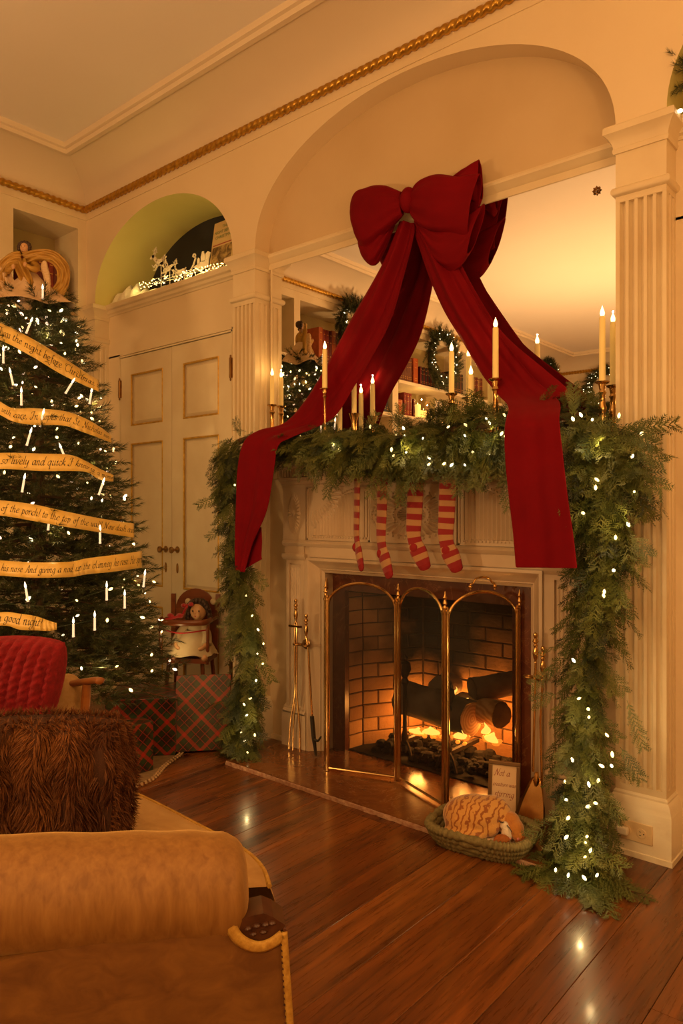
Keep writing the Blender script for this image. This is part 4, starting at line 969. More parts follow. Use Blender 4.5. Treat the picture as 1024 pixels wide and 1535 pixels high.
# string lights wound around the tree
ls = thing('tree_lights', (TX, TY, .4), 'string of warm fairy lights wound around the Christmas tree', 'string lights')
wp = []; nb = 285; turns = 15
for i in range(1500):
    f = i/1499; z = TZ0 + .03 + (TZ1-.06-TZ0)*(1-(1-f)**1.25); wp.append(tree_surf(turns*2*PI*f, z + .03*math.sin(i*.23), -.02 + .022*math.sin(i*.71)))
build('light_wire', MB().tube(wp, .0013, 3), 'wire_green', ls)
for i in range(nb):
    p = wp[int((i+.5)/nb*1499)]; z = p[2]; off = V3((p[0]-TX, p[1]-TY, 0)); off = off/np.linalg.norm(off)
    bulb(ls, p + off*RNG.uniform(-.03, .045) + V3((0,0,RNG.uniform(-.035,.035))), random.choice(['bulb_warm','bulb_warm','bulb_white','bulb_pink']), RNG.uniform(.6, 1.15))
for z in (.5, .8, 1.1, 1.4, 1.7, 2.0):
    for a in (-2.2, -.9, .2, 1.4, 2.6): glow(tree_surf(a + z*1.7, z, .01), .24, (1,.68,.26))
# clip-on candles
candM = MB().lathe([(.0065, 0), (.007, .006), (.006, .010), (.006, .068), (.002, .070)], (0,0,0), 8); flM_ = MB().lathe([(.002, .070), (.0058, .078), (.006, .084), (.003, .098), (.0005, .106)], (0,0,0), 8); clM = MB().box(-.006, .006, -.012, .012, -.006, 0).lathe([(.003, -.03), (.003, 0)], (0,0,0), 6)
cc0 = None
CLAB = ['clip-on candle at the very top of the tree, below the angel', 'clip-on candle left of centre above the uppermost ribbon', 'clip-on candle at the left edge below the uppermost ribbon', 'leaning clip-on candle between the two upper ribbons, right of centre', 'clip-on candle just above the second ribbon, left of centre', 'clip-on candle near the right tip above the second ribbon', 'clip-on candle tilted below the second ribbon', 'clip-on candle just above the third ribbon, right of centre', 'clip-on candle cut by the left edge under the first ribbon', 'clip-on candle standing across the fourth ribbon', 'clip-on candle at the right between third and fourth ribbons', 'tilted clip-on candle at the left between third and fourth ribbons', 'clip-on candle hanging below the fourth ribbon, right side', 'tilted clip-on candle left, under the fifth ribbon', 'clip-on candle under the fifth ribbon, right of centre', 'rightmost clip-on candle under the fifth ribbon', 'clip-on candle right of the lowest ribbon end', 'clip-on candle a hand right of the lowest ribbon end', 'clip-on candle at the centre just below the second ribbon', 'clip-on candle nearest the cupboard on a low branch']
for i, (u, v, tl) in enumerate(((64,452,0),(39,500,.35),(20,578,-.2),(98,590,.5),(32,608,0),(134,606,.15),(40,668,.25),(99,690,-.35),(5,545,0),(72,795,.1),(148,742,.3),(33,738,.15),(150,815,0),(42,902,-.15),(160,900,0),(187,912,0),(110,955,0),(142,945,0),(60,640,.2),(215,880,.1))):
    p = on_cone(u, v, .035)
    lab = 'small white clip-on candle standing on a tree branch'
    if cc0 is None:
        c = thing('clip_candle', p, lab, 'candle', 'clip-on candles on the tree'); build('wax', candM, 'clip_candle', c, local=True); build('flame_tip', flM_, 'tree_flame', c, local=True); build('clip', clM, 'iron', c, local=True); cc0 = c
    else: c = copytree(cc0, p)
    c['label'] = CLAB[i]
    c.rotation_euler = Matrix.Rotation(tl*1.1, 3, Vector(_F)).to_euler(); c.scale = (.8, .8, .8)

# ================================================================ calligraphy for the ribbon and the sign
GLY = {
'a': (.95, '.7,.85 .45,1 .1,.7 .08,.2 .3,0 .55,.25 .7,.95|.72,1 .66,.25 .75,0 .95,.18'), 'b': (.85, '.3,1.9 .12,.2 .3,0 .6,.2 .68,.7 .5,1 .2,.7'), 'c': (.75, '.65,.8 .4,1 .1,.65 .12,.2 .35,0 .7,.25'),
'd': (.95, '.7,.85 .45,1 .1,.7 .08,.2 .3,0 .55,.25 .75,.95|.9,1.9 .66,.25 .75,0 .95,.18'), 'e': (.78, '.12,.5 .5,.6 .62,.85 .42,1 .12,.65 .12,.2 .35,0 .72,.25'), 'f': (.62, '.75,1.75 .55,1.9 .4,1.6 .2,-.5 .02,-.75 -.15,-.6|.1,.95 .62,1.02'),
'g': (.92, '.7,.85 .45,1 .1,.7 .08,.25 .3,.05 .58,.35 .72,.98|.74,1 .6,-.4 .3,-.75 0,-.55 .3,-.2 .9,.15'), 'h': (.95, '.35,1.9 .08,0|.12,.5 .4,.95 .66,.9 .58,.2 .7,0 .92,.2'), 'i': (.48, '.08,.7 .26,1 .16,.2 .26,0 .46,.2|.3,1.4 .34,1.48'),
'j': (.45, '.28,1 .1,-.5 -.15,-.75|.3,1.4 .34,1.48'), 'k': (.85, '.35,1.9 .08,0|.12,.5 .45,1 .6,.85 .2,.52 .5,.3 .6,0 .85,.2'), 'l': (.48, '.36,1.9 .14,.25 .24,0 .46,.2'),
'm': (1.4, '.05,.7 .22,1 .1,0|.14,.5 .4,1 .56,.85 .48,0|.52,.5 .8,1 .98,.85 .88,.2 1,0 1.3,.22'), 'n': (.98, '.05,.7 .22,1 .1,0|.14,.5 .45,1 .66,.85 .56,.2 .68,0 .92,.2'), 'o': (.82, '.4,1 .1,.65 .12,.2 .35,0 .62,.35 .62,.8 .4,1 .6,.9 .85,.95'),
'p': (.9, '.05,.75 .25,1.05 .02,-.75|.12,.5 .45,1 .68,.7 .55,.15 .3,0 .1,.2'), 'q': (.92, '.7,.85 .45,1 .1,.7 .08,.2 .3,0 .58,.3 .74,1 .55,-.75 .75,-.6'), 'r': (.7, '.05,.7 .22,1 .1,0|.14,.55 .4,.98 .66,.95'),
's': (.68, '.6,.88 .4,1 .2,.85 .3,.55 .5,.3 .4,.05 .15,0 0,.15'), 't': (.58, '.36,1.5 .14,.25 .26,0 .5,.2|.05,1 .55,1.03'), 'u': (.98, '.08,.75 .22,1 .1,.25 .28,0 .55,.3 .7,1|.7,1 .62,.2 .74,0 .95,.2'),
'v': (.8, '.05,.8 .2,1 .2,0 .5,.35 .65,1 .75,.9'), 'w': (1.2, '.05,.8 .2,1 .15,.2 .3,0 .55,.35 .62,.95|.6,.9 .58,.2 .75,0 1.0,.4 1.05,1 1.15,.9'), 'x': (.8, '.08,.85 .25,1 .5,0 .72,.15|.7,1 .08,0'), 'y': (.92, '.08,.75 .22,1 .12,.3 .3,.05 .58,.35 .72,1|.72,1 .58,-.4 .3,-.75 0,-.55'), 'z': (.75, '.1,.95 .65,.98 .08,.02 .7,.05'),
'T': (1.3, '.1,1.5 .3,1.9 .8,1.8 1.4,1.95|.85,1.85 .6,.3 .3,0 .0,.25'), 'C': (1.35, '1.2,1.5 1.25,1.8 .9,1.9 .4,1.5 .25,.6 .55,.0 1.0,.15 1.25,.5|.6,1.6 .2,1.3 .1,1.7 .4,1.95'), 'I': (1.05, '.1,1.4 .3,1.85 .9,1.9|.75,1.88 .5,.2 .2,-.05 -.05,.2 .3,.45|.6,1.0 .9,1.05'),
'S': (1.1, '1.0,1.6 .8,1.9 .45,1.75 .5,1.2 .85,.6 .65,.05 .25,0 0,.35'), 'N': (1.5, '.05,.1 .25,0 .55,1.85|.5,1.85 1.0,.05|1.0,.05 1.3,1.7 1.55,1.9'), 'A': (1.3, '.05,.15 .3,.1 .95,1.9 1.0,0 1.3,.2|.4,.7 1.1,.75'), 'H': (1.5, '.4,1.85 .2,.05 0,.15|1.2,1.9 1.0,.1 1.3,.2|.25,.95 1.2,1.0'),
'!': (.45, '.4,1.9 .2,.5|.14,.1 .17,.02'), ',': (.4, '.15,.12 .18,-.05 .05,-.3'), '.': (.35, '.12,.1 .16,.02'), "'": (.35, '.3,1.9 .2,1.5'), ' ': (.62, '')}
def letter_strokes(txt):
    x = 0.; out = []
    for ch in txt:
        adv, s = GLY.get(ch, GLY[' '])
        for st in filter(None, s.split('|')):
            P = np.array([[float(a) for a in q.split(',')] for q in st.split()]); P = np.hstack([P, np.zeros((len(P), 1))]); C_ = crom(P, max(4, len(P)*3)); out.append(np.stack([C_[:,0] + x + C_[:,1]*.22, C_[:,1]], 1))
        x += adv
    return out, x
def lettering(txt, place, nib=(.085, .060)):   # place(x, y) -> 3D ; flat-nib pen strokes
    mb = MB(); st, W = letter_strokes(txt)
    for C_ in st:
        n_ = len(C_); V = []
        for p in C_: V += [place(p[0]-nib[0], p[1]-nib[1]), place(p[0]+nib[0], p[1]+nib[1])]
        mb.add(V, [(2*i, 2*i+1, 2*i+3, 2*i+2) for i in range(n_-1)])
        V = []
        for p in C_: V += [place(p[0]-nib[0]*.25, p[1]+nib[1]*.5), place(p[0]+nib[0]*.25, p[1]-nib[1]*.5)]
        mb.add(V, [(2*i, 2*i+1, 2*i+3, 2*i+2) for i in range(n_-1)])
    return mb, W
# ---- lettered ribbon around the tree
rb = thing('tree_ribbon', (TX, TY, .6), 'golden ribbon with a printed Christmas poem wound around the tree', 'ribbon')
BANDS = [
 ([(-60,462,492),(0,484,510),(45,506,533),(90,533,560),(125,556,577),(148,570,587)], "'Twas the night before Christmas, when all thro", -6),
 ([(-50,575,597),(0,602,622),(20,612,632),(50,612,637),(95,616,638),(125,626,648),(150,640,657),(167,653,664)], "with care, In hopes that St. Nicholas soon would", 3),
 ([(-60,685,708),(0,679,703),(60,680,706),(105,682,706),(130,692,708),(150,703,719),(170,712,722)], "so lively and quick I knew in a mome", 2),
 ([(-60,748,772),(0,750,773),(50,756,781),(100,767,790),(150,777,798),(201,785,806)], "of the porch! to the top of the wall! Now dash away! dash away", 0),
 ([(-60,836,860),(0,840,863),(50,843,866),(105,842,865),(130,837,861),(170,832,857),(213,826,851)], "his nose And giving a nod, up the chimney he rose. He sprang to", -1),
 ([(-60,930,955),(0,918,938),(30,920,944),(55,924,945),(72,930,946),(85,934,944)], "to all a good night!", -40),
]
RUV = {}
for bi, (ctl, txt, u0) in enumerate(BANDS):
    C_ = crom([(a, b_, c_) for a, b_, c_ in ctl], 60); top = [on_cone(u, v, .060 + .012*math.sin(u*.05+bi)) for u, v, _ in C_]; bot = [on_cone(u, w_, .065 + .012*math.sin(u*.05+bi)) for u, _, w_ in C_]
    G = [[top[i] + (bot[i]-top[i])*t for i in range(60)] for t in np.linspace(0, 1, 4)]
    bd = build('ribbon_band', MB().grid(G), 'gold_ribbon', rb, sharp=180, mods=[('SOLIDIFY', dict(thickness=.0008, offset=-1))])
    mid = np.array([(top[i]+bot[i])/2 for i in range(60)]); sl_ = np.concatenate([[0], np.cumsum(np.linalg.norm(np.diff(mid, axis=0), axis=1))])
    i0 = int(np.argmin(np.abs(C_[:,0]-max(u0, -58)))); h = np.linalg.norm(top[30]-bot[30]); st_, W_ = letter_strokes(txt)
    em_ = min(h*.30, (sl_[-1]-sl_[i0]-.01)/W_) if True else 0
    em_ = max(em_, h*.22)
    def place(x, y, i0=i0, em_=em_, top=np.array(top), bot=np.array(bot), sl_=sl_, h=h):
        s = sl_[i0] + x*em_; s = min(max(s, 0), sl_[-1]-1e-5); i = min(int(np.searchsorted(sl_, s, 'right')-1), 58); f = (s-sl_[i])/(sl_[i+1]-sl_[i]+1e-9)
        T_ = top[i] + (top[i+1]-top[i])*f; B_ = bot[i] + (bot[i+1]-bot[i])*f; t = .68 - y*em_/h*1.15
        q = T_ + (B_-T_)*t; n_ = np.cross(top[i+1]-top[i], bot[i]-top[i]); n_ = n_/(np.linalg.norm(n_)+1e-9)
        if np.dot(n_, q-_C) > 0: n_ = -n_
        return q + n_*.0016
    mbt, W_ = lettering(txt, place); lt = build('lettering', mbt, 'ink', bd, smooth=False); lt['kind'] = 'stuff'
# ================================================================ red velvet bow and its two long tails
bow = thing('velvet_bow', onY(610, 318, 2.60), 'big red velvet bow pinned over the mirror with two long draped tails', 'bow')
def cloth(name, rows, parent, nu=64, nv=22, folds=((3, .010, .3),), mat='red_velvet', edge=.0):
    # rows: (u_left, v_left, Y_left, u_right, v_right, Y_right[, fold amplitude])
    A = crom([onY(r[0], r[1], r[2]) for r in rows], nu); B = crom([onY(r[3], r[4], r[5]) for r in rows], nu); am = crom([[r[6] if len(r) > 6 else 1., 0, 0] for r in rows], nu)[:,0]
    G = []
    for i in range(nu):
        row = []
        for j in range(nv):
            t = j/(nv-1); p = A[i] + (B[i]-A[i])*t; y = 0.
            for fr, a_, ph in folds: y += a_*am[i]*math.sin(2*PI*fr*t + ph + i*.05)
            row.append(p + V3((0, y, 0)))
        G.append(row)
    o = build(name, MB().grid(G), mat, parent, sharp=180, mods=[('SOLIDIFY', dict(thickness=.003, offset=0)), ('SUBSURF', dict(levels=1, render_levels=1))]); return o
K = 2.625
# left tail: knot -> mantel corner -> hanging end
cloth('tail', [(597,330,K-.02,621,334,K-.03,1.5), (587,352,K-.03,622,352,K-.04,2.), (565,400,K-.05,612,400,K-.05,2.2), (520,480,K-.06,590,480,K-.06,2.0), (487,545,K-.07,562,535,K-.07,1.7), (455,600,K-.09,533,582,K-.08,1.4), (425,634,K-.16,500,628,K-.12,1.0), (388,645,2.40,440,655,2.38,.6), (366,662,2.345,418,668,2.33,.4), (357,700,2.335,411,705,2.325,.5), (355,760,2.335,400,765,2.325,.7), (354,815,2.335,378,815,2.325,.8), (354,856,2.335,366,858,2.325,.6)], bow, 84, 24, ((1.5,.008,.4),(3.2,.004,1.)))
cloth('tail_fold', [(385,790,2.350,392,790,2.35,.3), (377,812,2.352,393,812,2.352,.4), (368,835,2.352,392,832,2.352,.4), (362,856,2.352,393,838,2.352,.3)], bow, 24, 8, ((1,.003,.4),))
# right tail: two layers
cloth('tail', [(614,334,K-.03,632,330,K-.02,1.2), (622,360,K-.045,650,345,K-.03,1.8), (640,415,K-.055,690,410,K-.05,2.), (662,465,K-.06,720,460,K-.06,2.), (690,510,K-.06,755,510,K-.06,1.7), (720,560,K-.07,800,565,K-.07,1.5), (746,592,2.47,835,596,2.47,1.2), (762,610,2.36,842,610,2.36,.9), (757,640,2.268,840,632,2.268,.6), (758,690,2.268,846,690,2.268,.5), (764,750,2.258,853,750,2.258,.5), (770,800,2.255,860,800,2.255,.5), (774,851,2.255,866,852,2.255,.5)], bow, 90, 24, ((1.3,.008,.2),(2.9,.004,1.4)))
cloth('tail_lining', [(650,380,K-.02,690,392,K-.02,.5), (690,450,K-.025,715,440,K-.02,.5), (730,510,K-.03,755,500,K-.025,.5), (775,560,K-.04,815,552,K-.035,.5), (800,592,K-.06,848,580,K-.05,.4), (822,600,K-.08,850,592,K-.06,.4)], bow, 40, 10, ((1.,.006,.2),))
# loops: cupped surfaces
def loop(rows, name, parent, nv=28):
    # rows from knot outward: (top u,v, bottom u,v, Y centre, half depth)
    T = crom([onY(r[0], r[1], r[4]) for r in rows], 30); B = crom([onY(r[2], r[3], r[4]) for r in rows], 30); D = crom([[r[5], 0, 0] for r in rows], 30)[:,0]; G = []
    for i in range(30):
        row = []; c = (T[i]+B[i])/2; h = (T[i]-B[i])/2
        for j in range(nv):
            a = 2*PI*j/nv; wv = 1 + .05*math.sin(5*a + i*.22)*min(1, i/8)
            row.append(c + h*math.cos(a)*wv + V3((0, -D[i]*math.sin(a)*wv, 0)) + V3((0, .011*math.sin(9*a+.5)*(1-i/30)*min(1, i/3), 0)))
        G.append(row)
    return build(name, MB().grid(G, close_u=True), 'red_velvet', parent, sharp=180, mods=[('SOLIDIFY', dict(thickness=.004, offset=0)), ('SUBSURF', dict(levels=1, render_levels=1))])
loop([(602,288,604,322,K-.05,.016), (592,284,590,336,K-.055,.030), (575,279,570,356,K-.055,.045), (555,279,552,372,K-.055,.052), (538,286,540,365,K-.055,.045), (529,302,534,352,K-.055,.028), (526,318,530,336,K-.055,.010)], 'loop', bow)
loop([(590,318,592,334,K-.025,.012), (575,330,574,375,K-.03,.03), (556,345,560,397,K-.03,.035), (544,352,546,388,K-.03,.025), (538,360,540,372,K-.03,.010)], 'lower_loop', bow)
loop([(618,286,616,322,K-.05,.016), (632,270,628,338,K-.06,.034), (655,262,652,352,K-.065,.05), (685,264,680,354,K-.065,.046), (706,262,698,352,K-.065,.036), (721,262,703,348,K-.065,.030)], 'loop', bow)
loop([(676,268,690,300,K-.015,.012), (690,256,705,300,K-.02,.02), (706,246,716,310,K-.02,.026), (719,240,722,300,K-.02,.018)], 'upper_loop', bow)
loop([(622,322,624,336,K-.025,.012), (640,330,642,372,K-.035,.034), (662,340,662,398,K-.04,.045), (690,330,676,405,K-.04,.04), (712,318,690,398,K-.04,.032), (727,306,702,380,K-.04,.026)], 'lower_loop', bow)
build('knot', MB().ell(onY(612, 300, K-.055), (.038, .036, .055), 20, 14), 'red_velvet', bow, sharp=180)
#build('hanging_clip', MB().box(*(lambda c: (c[0]-.007, c[0]+.007, 2.585, 2.60, c[2]-.03, c[2]+.03))(onY(615, 333, K-.01))), 'white_plastic', bow)

# ================================================================ striped stockings hung from the shelf
def stocking(u_top, v_top, u_toe, v_toe, th, label, w=.036):
    Yv = 2.474; p0 = V3(onY(u_top, v_top, Yv)); pt_ = V3(onY(u_toe, v_toe, Yv)); H_ = p0[2]-pt_[2]; kx = H_/.47
    t = thing('stocking', (p0[0], Yv, pt_[2]), label, 'stocking', 'striped stockings under the mantel')
    path = crom([(0,0,0), (-.004,0,-.10), (-.008,0,-.20), (-.012,0,-.285), (-.004,0,-.335), (.016,0,-.385), (.034,0,-.425), (.046,0,-.452)], 40)*kx
    wid = np.interp(np.linspace(0, 1, 40), [0,.3,.55,.66,.74,.85,.95,1.], [1.0,.95,.82,1.02,.98,.82,.66,.30])*w; tk = np.interp(np.linspace(0,1,40), [0,.6,.7,.9,1], [.006,.007,.012,.010,.005])
    Rz = rotz(th); seg = 14
    P = []; UVv = []
    s_ = np.concatenate([[0], np.cumsum(np.linalg.norm(np.diff(path, axis=0), axis=1))])
    for i in range(40):
        tg_ = path[min(i+1,39)]-path[max(i-1,0)]; tg_ = tg_/np.linalg.norm(tg_); sx = V3((-tg_[2], 0, tg_[0]))
        for k in range(seg):
            a = 2*PI*k/seg; q = path[i] + sx*wid[i]*math.cos(a) + V3((0, tk[i]*math.sin(a), 0)); P.append(Rz @ q)
    P = np.array(P) + p0
    def piece(i0, i1, nm, mat):
        F = []; 
        for i in range(i0, i1):
            for k in range(seg): k2 = (k+1) % seg; F.append((i*seg+k, i*seg+k2, (i+1)*seg+k2, (i+1)*seg+k))
        if i1 == 39: F.append(tuple(range(39*seg, 40*seg)))
        used = sorted({v for f in F for v in f}); mp_ = {v: n for n, v in enumerate(used)}
        mb = MB().add(P[used], [tuple(mp_[v] for v in f) for f in F]); o = build(nm, mb, mat, t, sharp=180)
        uv = o.data.uv_layers.new(name='UVMap')
        for lp in o.data.loops: i = used[lp.vertex_index]//seg; uv.data[lp.index].uv = (0, s_[i]/(.052*kx) + .03)
        return o
    piece(0, 34, 'striped_leg', 'striped_knit'); piece(34, 39, 'toe', 'red_knit')
    hp = path[25]; build('heel', MB().ell(p0 + Rz @ (hp + V3((-.018*kx, 0, .004))), V3((.022, .011, .022)) if abs(math.cos(th)) > .7 else V3((.012,.012,.02)), 10, 8), 'red_knit', t, sharp=180)
    build('hanging_loop', MB().tube([p0 + V3((0,0,-.01)), p0 + V3((0,.006,.06)), p0 + V3((0,.02,.085))], .004, 6), 'red_knit', t)
    return t
stocking(536, 694, 535, 861, math.radians(-27), 'red-and-tan striped stocking turned edge-on, first from the left', .030)
stocking(574, 698, 569, 872, math.radians(-14), 'red-and-tan striped stocking half turned, second from the left')
stocking(624, 700, 624, 860, math.radians(18), 'red-and-tan striped stocking, third from the left, over the sunburst')
stocking(672, 708, 674, 863, math.radians(18), 'red-and-tan striped stocking hung furthest right under the mantel')

# ================================================================ candles on the shelf
def candle(u, v_tip, Y, clen, kind, label, rr=.0115):
    tip = V3(onY(u, v_tip, Y)); x_, zt_ = tip[0], tip[2]; zw = zt_-.035; zb_ = zw-clen
    base = ZSH + .001
    st = thing('candlestick', (x_, Y, base), 'brass candlestick carrying ' + label, 'candlestick', 'brass candlesticks on the mantel')
    h = zb_ - base
    if kind == 'thin': prof = [(.034, 0), (.036, .004), (.012, .012), (.005, .03), (.004, h*.5), (.005, h-.045), (.010, h-.036), (.006, h-.028), (.011, h-.016), (.009, h-.006), (.022, h-.003), (.023, h), (.012, h+.001), (.012, h+.0012)]
    elif kind == 'tall': prof = [(.042, 0), (.044, .006), (.030, .014), (.014, .022), (.010, .04), (.013, h*.42), (.016, h*.5), (.011, h*.56), (.010, h-.05), (.015, h-.04), (.010, h-.03), (.014, h-.01), (.024, h-.005), (.026, h), (.013, h+.001)]
    else: prof = [(.038, 0), (.040, .006), (.020, .014), (.012, .5*h), (.014, .8*h), (.024, h-.003), (.025, h), (.012, h+.001)]
    build('stick', MB().lathe(prof, (x_, Y, base), 16), 'brass', st)
    c = thing('taper_candle', (x_, Y, zb_+.002), 'ivory taper candle, ' + label, 'candle', 'lit taper candles on the mantel')
    build('wax', MB().lathe([(rr, 0), (rr*.98, clen*.5), (rr*.95, clen-.006), (rr*.7, clen-.001), (.003, clen-.002)], (x_, Y, zb_+.002), 14), 'ivory_wax', c)
    build('flame', MB().lathe([(.003, -.004), (.0075, .004), (.0085, .011), (.006, .021), (.002, .031), (.0004, .036)], (x_, Y, zw+.002), 12), 'flame_led', c)
    glow((x_, Y, zw+.0395), .10, (1,.58,.18), .003, 'candle_glow')
candle(408, 553, 2.636, .150, 'tall', 'next to the left-hand pilaster')
candle(487, 512, 2.470, .178, 'thin', 'on a slender stick in front of the red tail')
candle(509.5, 572, 2.590, .20, 'low', 'shorter of the two behind the stockings')
candle(531, 558, 2.600, .155, 'low', 'leaning just right of the shorter one')
candle(677, 514, 2.600, .175, 'tall', 'in front of the mirrored wreath')
candle(706, 549, 2.590, .21, 'low', 'between the wreath and the right-hand tail')
candle(743, 477, 2.490, .195, 'tall', 'tall one overlapping the right-hand tail')
candle(903, 460, 2.616, .235, 'tall', 'tallest one beside the right-hand pilaster')

# ================================================================ niche over the cupboard: reindeer cut-outs, snow, lights, picture board
YN = 2.76
def cut(polys, c, sc, parent, name, th=.006):
    mb = MB()
    for poly in polys: mb.prism([V3(c) + V3((p[0]*sc, 0, p[1]*sc)) for p in poly], (0,0,0), (0,th,0))
    return build(name, mb, 'cutout_white', parent, smooth=False)
def limb(a, b, w0, w1): d = np.array(b, float)-np.array(a); n_ = np.array([-d[1], d[0]])/np.linalg.norm(d); return [tuple(np.array(a)-n_*w0), tuple(np.array(b)-n_*w1), tuple(np.array(b)+n_*w1), tuple(np.array(a)+n_*w0)]
DEER = [[(-.45,.0),(-.3,-.16),(0,-.2),(.3,-.14),(.5,-.02),(.52,.16),(.3,.2),(0,.17),(-.25,.22),(-.42,.2)], [(-.30,.16),(-.52,.02),(-.78,.36),(-.92,.52),(-.86,.62),(-.66,.6)], [(-.62,.42),(-.66,.60),(-.92,.60),(-1.08,.46),(-1.10,.38),(-.95,.36),(-.80,.38)],
        limb((-.70,.58),(-.62,.98),.03,.015), limb((-.66,.74),(-.84,.92),.025,.012), limb((-.64,.86),(-.44,1.05),.022,.01), limb((-.66,.56),(-.40,.80),.03,.012), limb((-.52,.70),(-.30,.68),.022,.01), limb((-.46,.76),(-.42,.94),.02,.01), limb((-.60,.62),(-.56,.50),.04,.01),
        limb((-.36,-.05),(-.74,-.22),.07,.035), limb((-.74,-.22),(-.88,-.02),.035,.02), limb((-.28,-.12),(-.52,-.42),.07,.03), limb((-.52,-.42),(-.72,-.42),.03,.02), limb((.38,-.06),(.52,-.42),.09,.04), limb((.52,-.42),(.34,-.66),.035,.02), limb((.46,-.02),(.74,-.32),.08,.035), limb((.74,-.32),(.70,-.60),.03,.02), limb((.50,.12),(.62,.22),.05,.02)]
for i, (u, v, sc, lab) in enumerate(((240, 392, .098, 'leading white reindeer cut-out leaping highest in the niche'), (253, 402, .092, 'middle white reindeer cut-out in the niche'), (270, 408, .088, 'rearmost white reindeer cut-out just ahead of the sleigh'))):
    c = V3(onY(u, v, YN)); t = thing('reindeer_cutout', (c[0], YN, ZS+.003), lab, 'reindeer', 'reindeer cut-outs in the niche'); cut(DEER, c, sc, t, 'body')
    if c[2] - .05 > ZS+.01: build('support_rod', MB().tube([(c[0], YN+.008, ZS+.003), (c[0], YN+.008, c[2]-.01)], .0028, 6), 'cutout_white', t)
c = V3(onY(302, 394, YN)); sg = thing('sleigh_cutout', (c[0], YN, ZS+.003), 'white cut-out of a sleigh with curled runner and riders', 'sleigh')
curl = [(-.75+.16*math.cos(a)*(1-.055*k), .62+.16*math.sin(a)*(1-.055*k)) for k, a in enumerate(np.linspace(PI*1.05, -PI*.9, 12))]
SL = [limb(curl[k], curl[k+1], .045, .045) for k in range(11)] + [limb((-.62,.50),(-.86,.05),.05,.05), limb((-.86,.05),(-1.2,-.25),.05,.03), [(-.9,-.1),(-.4,-.35),(.6,-.35),(.75,.25),(.5,.1),(0,.1),(-.5,-.02)], limb((-1.2,-.28),(.7,-.42),.03,.03),
      [(-.05,.05),(.35,.05),(.36,.45),(.22,.6),(.2,.72),(.05,.72),(0,.58),(-.08,.4)], [(-.45,-.02),(-.2,.0),(-.22,.32),(-.34,.42),(-.44,.3)], [(.4,.1),(.75,.2),(.85,.5),(.62,.62),(.42,.5)]]
cut(SL, c, .092, sg, 'body')
# picture board leaning at the right
tl, bl = V3(onY(322, 336, YN+.06)), V3(onY(311, 402, YN-.01)); wv_ = V3((.20, 0, 0)); bd = thing('poster_board', (bl[0]+.1, YN, ZS+.004), 'cream Christmas book poster leaning in the niche', 'poster')
bl[2] = ZS+.004; nrm_ = np.cross(wv_, tl-bl); nrm_ = nrm_/np.linalg.norm(nrm_); 
if nrm_[1] > 0: nrm_ = -nrm_
build('board', MB().add([bl, bl+wv_, tl+wv_, tl, bl-nrm_*.008, bl+wv_-nrm_*.008, tl+wv_-nrm_*.008, tl-nrm_*.008], [(0,1,2,3), (7,6,5,4), (0,4,5,1), (1,5,6,2), (2,6,7,3), (3,7,4,0)]), 'cover_cream', bd, smooth=False)
bp = lambda s, t, e=.0008: bl + wv_*s + (tl-bl)*t + nrm_*e
build('picture', MB().add([bp(.06,.04), bp(.94,.04), bp(.94,.56), bp(.06,.56)], [(0,1,2,3)]), 'cover_art', bd, smooth=False)
build('red_line', MB().add([bp(.06,.585), bp(.94,.585), bp(.94,.605), bp(.06,.605)], [(0,1,2,3)]), 'ink_red', bd, smooth=False)
def flat_text(txt, place, mat, parent, name='lettering'):
    cu = bpy.data.curves.new('t', 'FONT'); cu.body = txt; cu.align_x = 'CENTER'; cu.size = 1.; to = bpy.data.objects.new('t', cu); COL.objects.link(to); dg = bpy.context.evaluated_depsgraph_get(); me = bpy.data.meshes.new_from_object(to.evaluated_get(dg)); bpy.data.objects.remove(to)
    V = np.array([v.co[:] for v in me.vertices]); F = [tuple(p.vertices) for p in me.polygons]; W_ = V[:,0].max()-V[:,0].min()
    o = build(name, MB().add([place(v[0]/W_, v[1]) for v in V], F), mat, parent, smooth=False); bpy.data.meshes.remove(me); o['kind'] = 'stuff'; return o
for i, (tx, wd_, y_, hh) in enumerate((('THE', .24, .88, .07), ('NIGHT BEFORE', .86, .79, .075), ('CHRISTMAS', .74, .70, .075))):
    flat_text(tx, (lambda x, y, wd_=wd_, y_=y_, hh=hh: bp(.5 + x*wd_, y_ + y*hh, .0012)), 'ink_green', bd)
# snow batting and glowing twig lights
def snow_pile(name, u0, u1, h, label):
    a = onY(u0, 440, YN-.06)[0]; b_ = onY(u1, 440, YN-.06)[0]; G = []
    for i in range(26):
        f = i/25; x_ = a + (b_-a)*f; row = []
        for j in range(9):
            g = j/8; hh = h*math.sin(PI*min(1, max(0, f)))**.5*math.sin(PI*g)**.6*(1 + .25*math.sin(9*f*3+g*4) + .15*math.sin(31*f+g*9)); row.append((x_, YN-.095+.16*g, ZS+.003+hh))
        G.append(row)
    o = build(name, MB().grid(G), 'snow', sharp=180); return tag(o, label, 'snow', 'snow batting in the niche')
snow_pile('snow_batting', 164, 214, .11, 'mound of white snow batting at the left end of the niche')
snow_pile('snow_batting', 196, 262, .045, 'low drift of snow batting under the reindeer')
snow_pile('snow_batting', 262, 346, .05, 'drift of snow batting under the sleigh and poster')
nl = thing('niche_lights', (-3.6, YN-.05, ZS+.05), 'cluster of tiny warm lights on the snow in the niche', 'string lights')
w_ = []
for k in range(120):
    f = k/119; u = 208 + 138*f if k % 5 else RNG.uniform(222, 346); v = 446 - (u-166)*.232 + RNG.uniform(-14, -2)
    if 252 < u < 262: continue
    p = onY(u, v, YN-.07); w_.append(p); bulb(nl, p, 'bulb_warm', RNG.uniform(.35, .6))
build('light_wire', MB().tube(w_[::3], .0012, 3), 'wire_clear', nl)
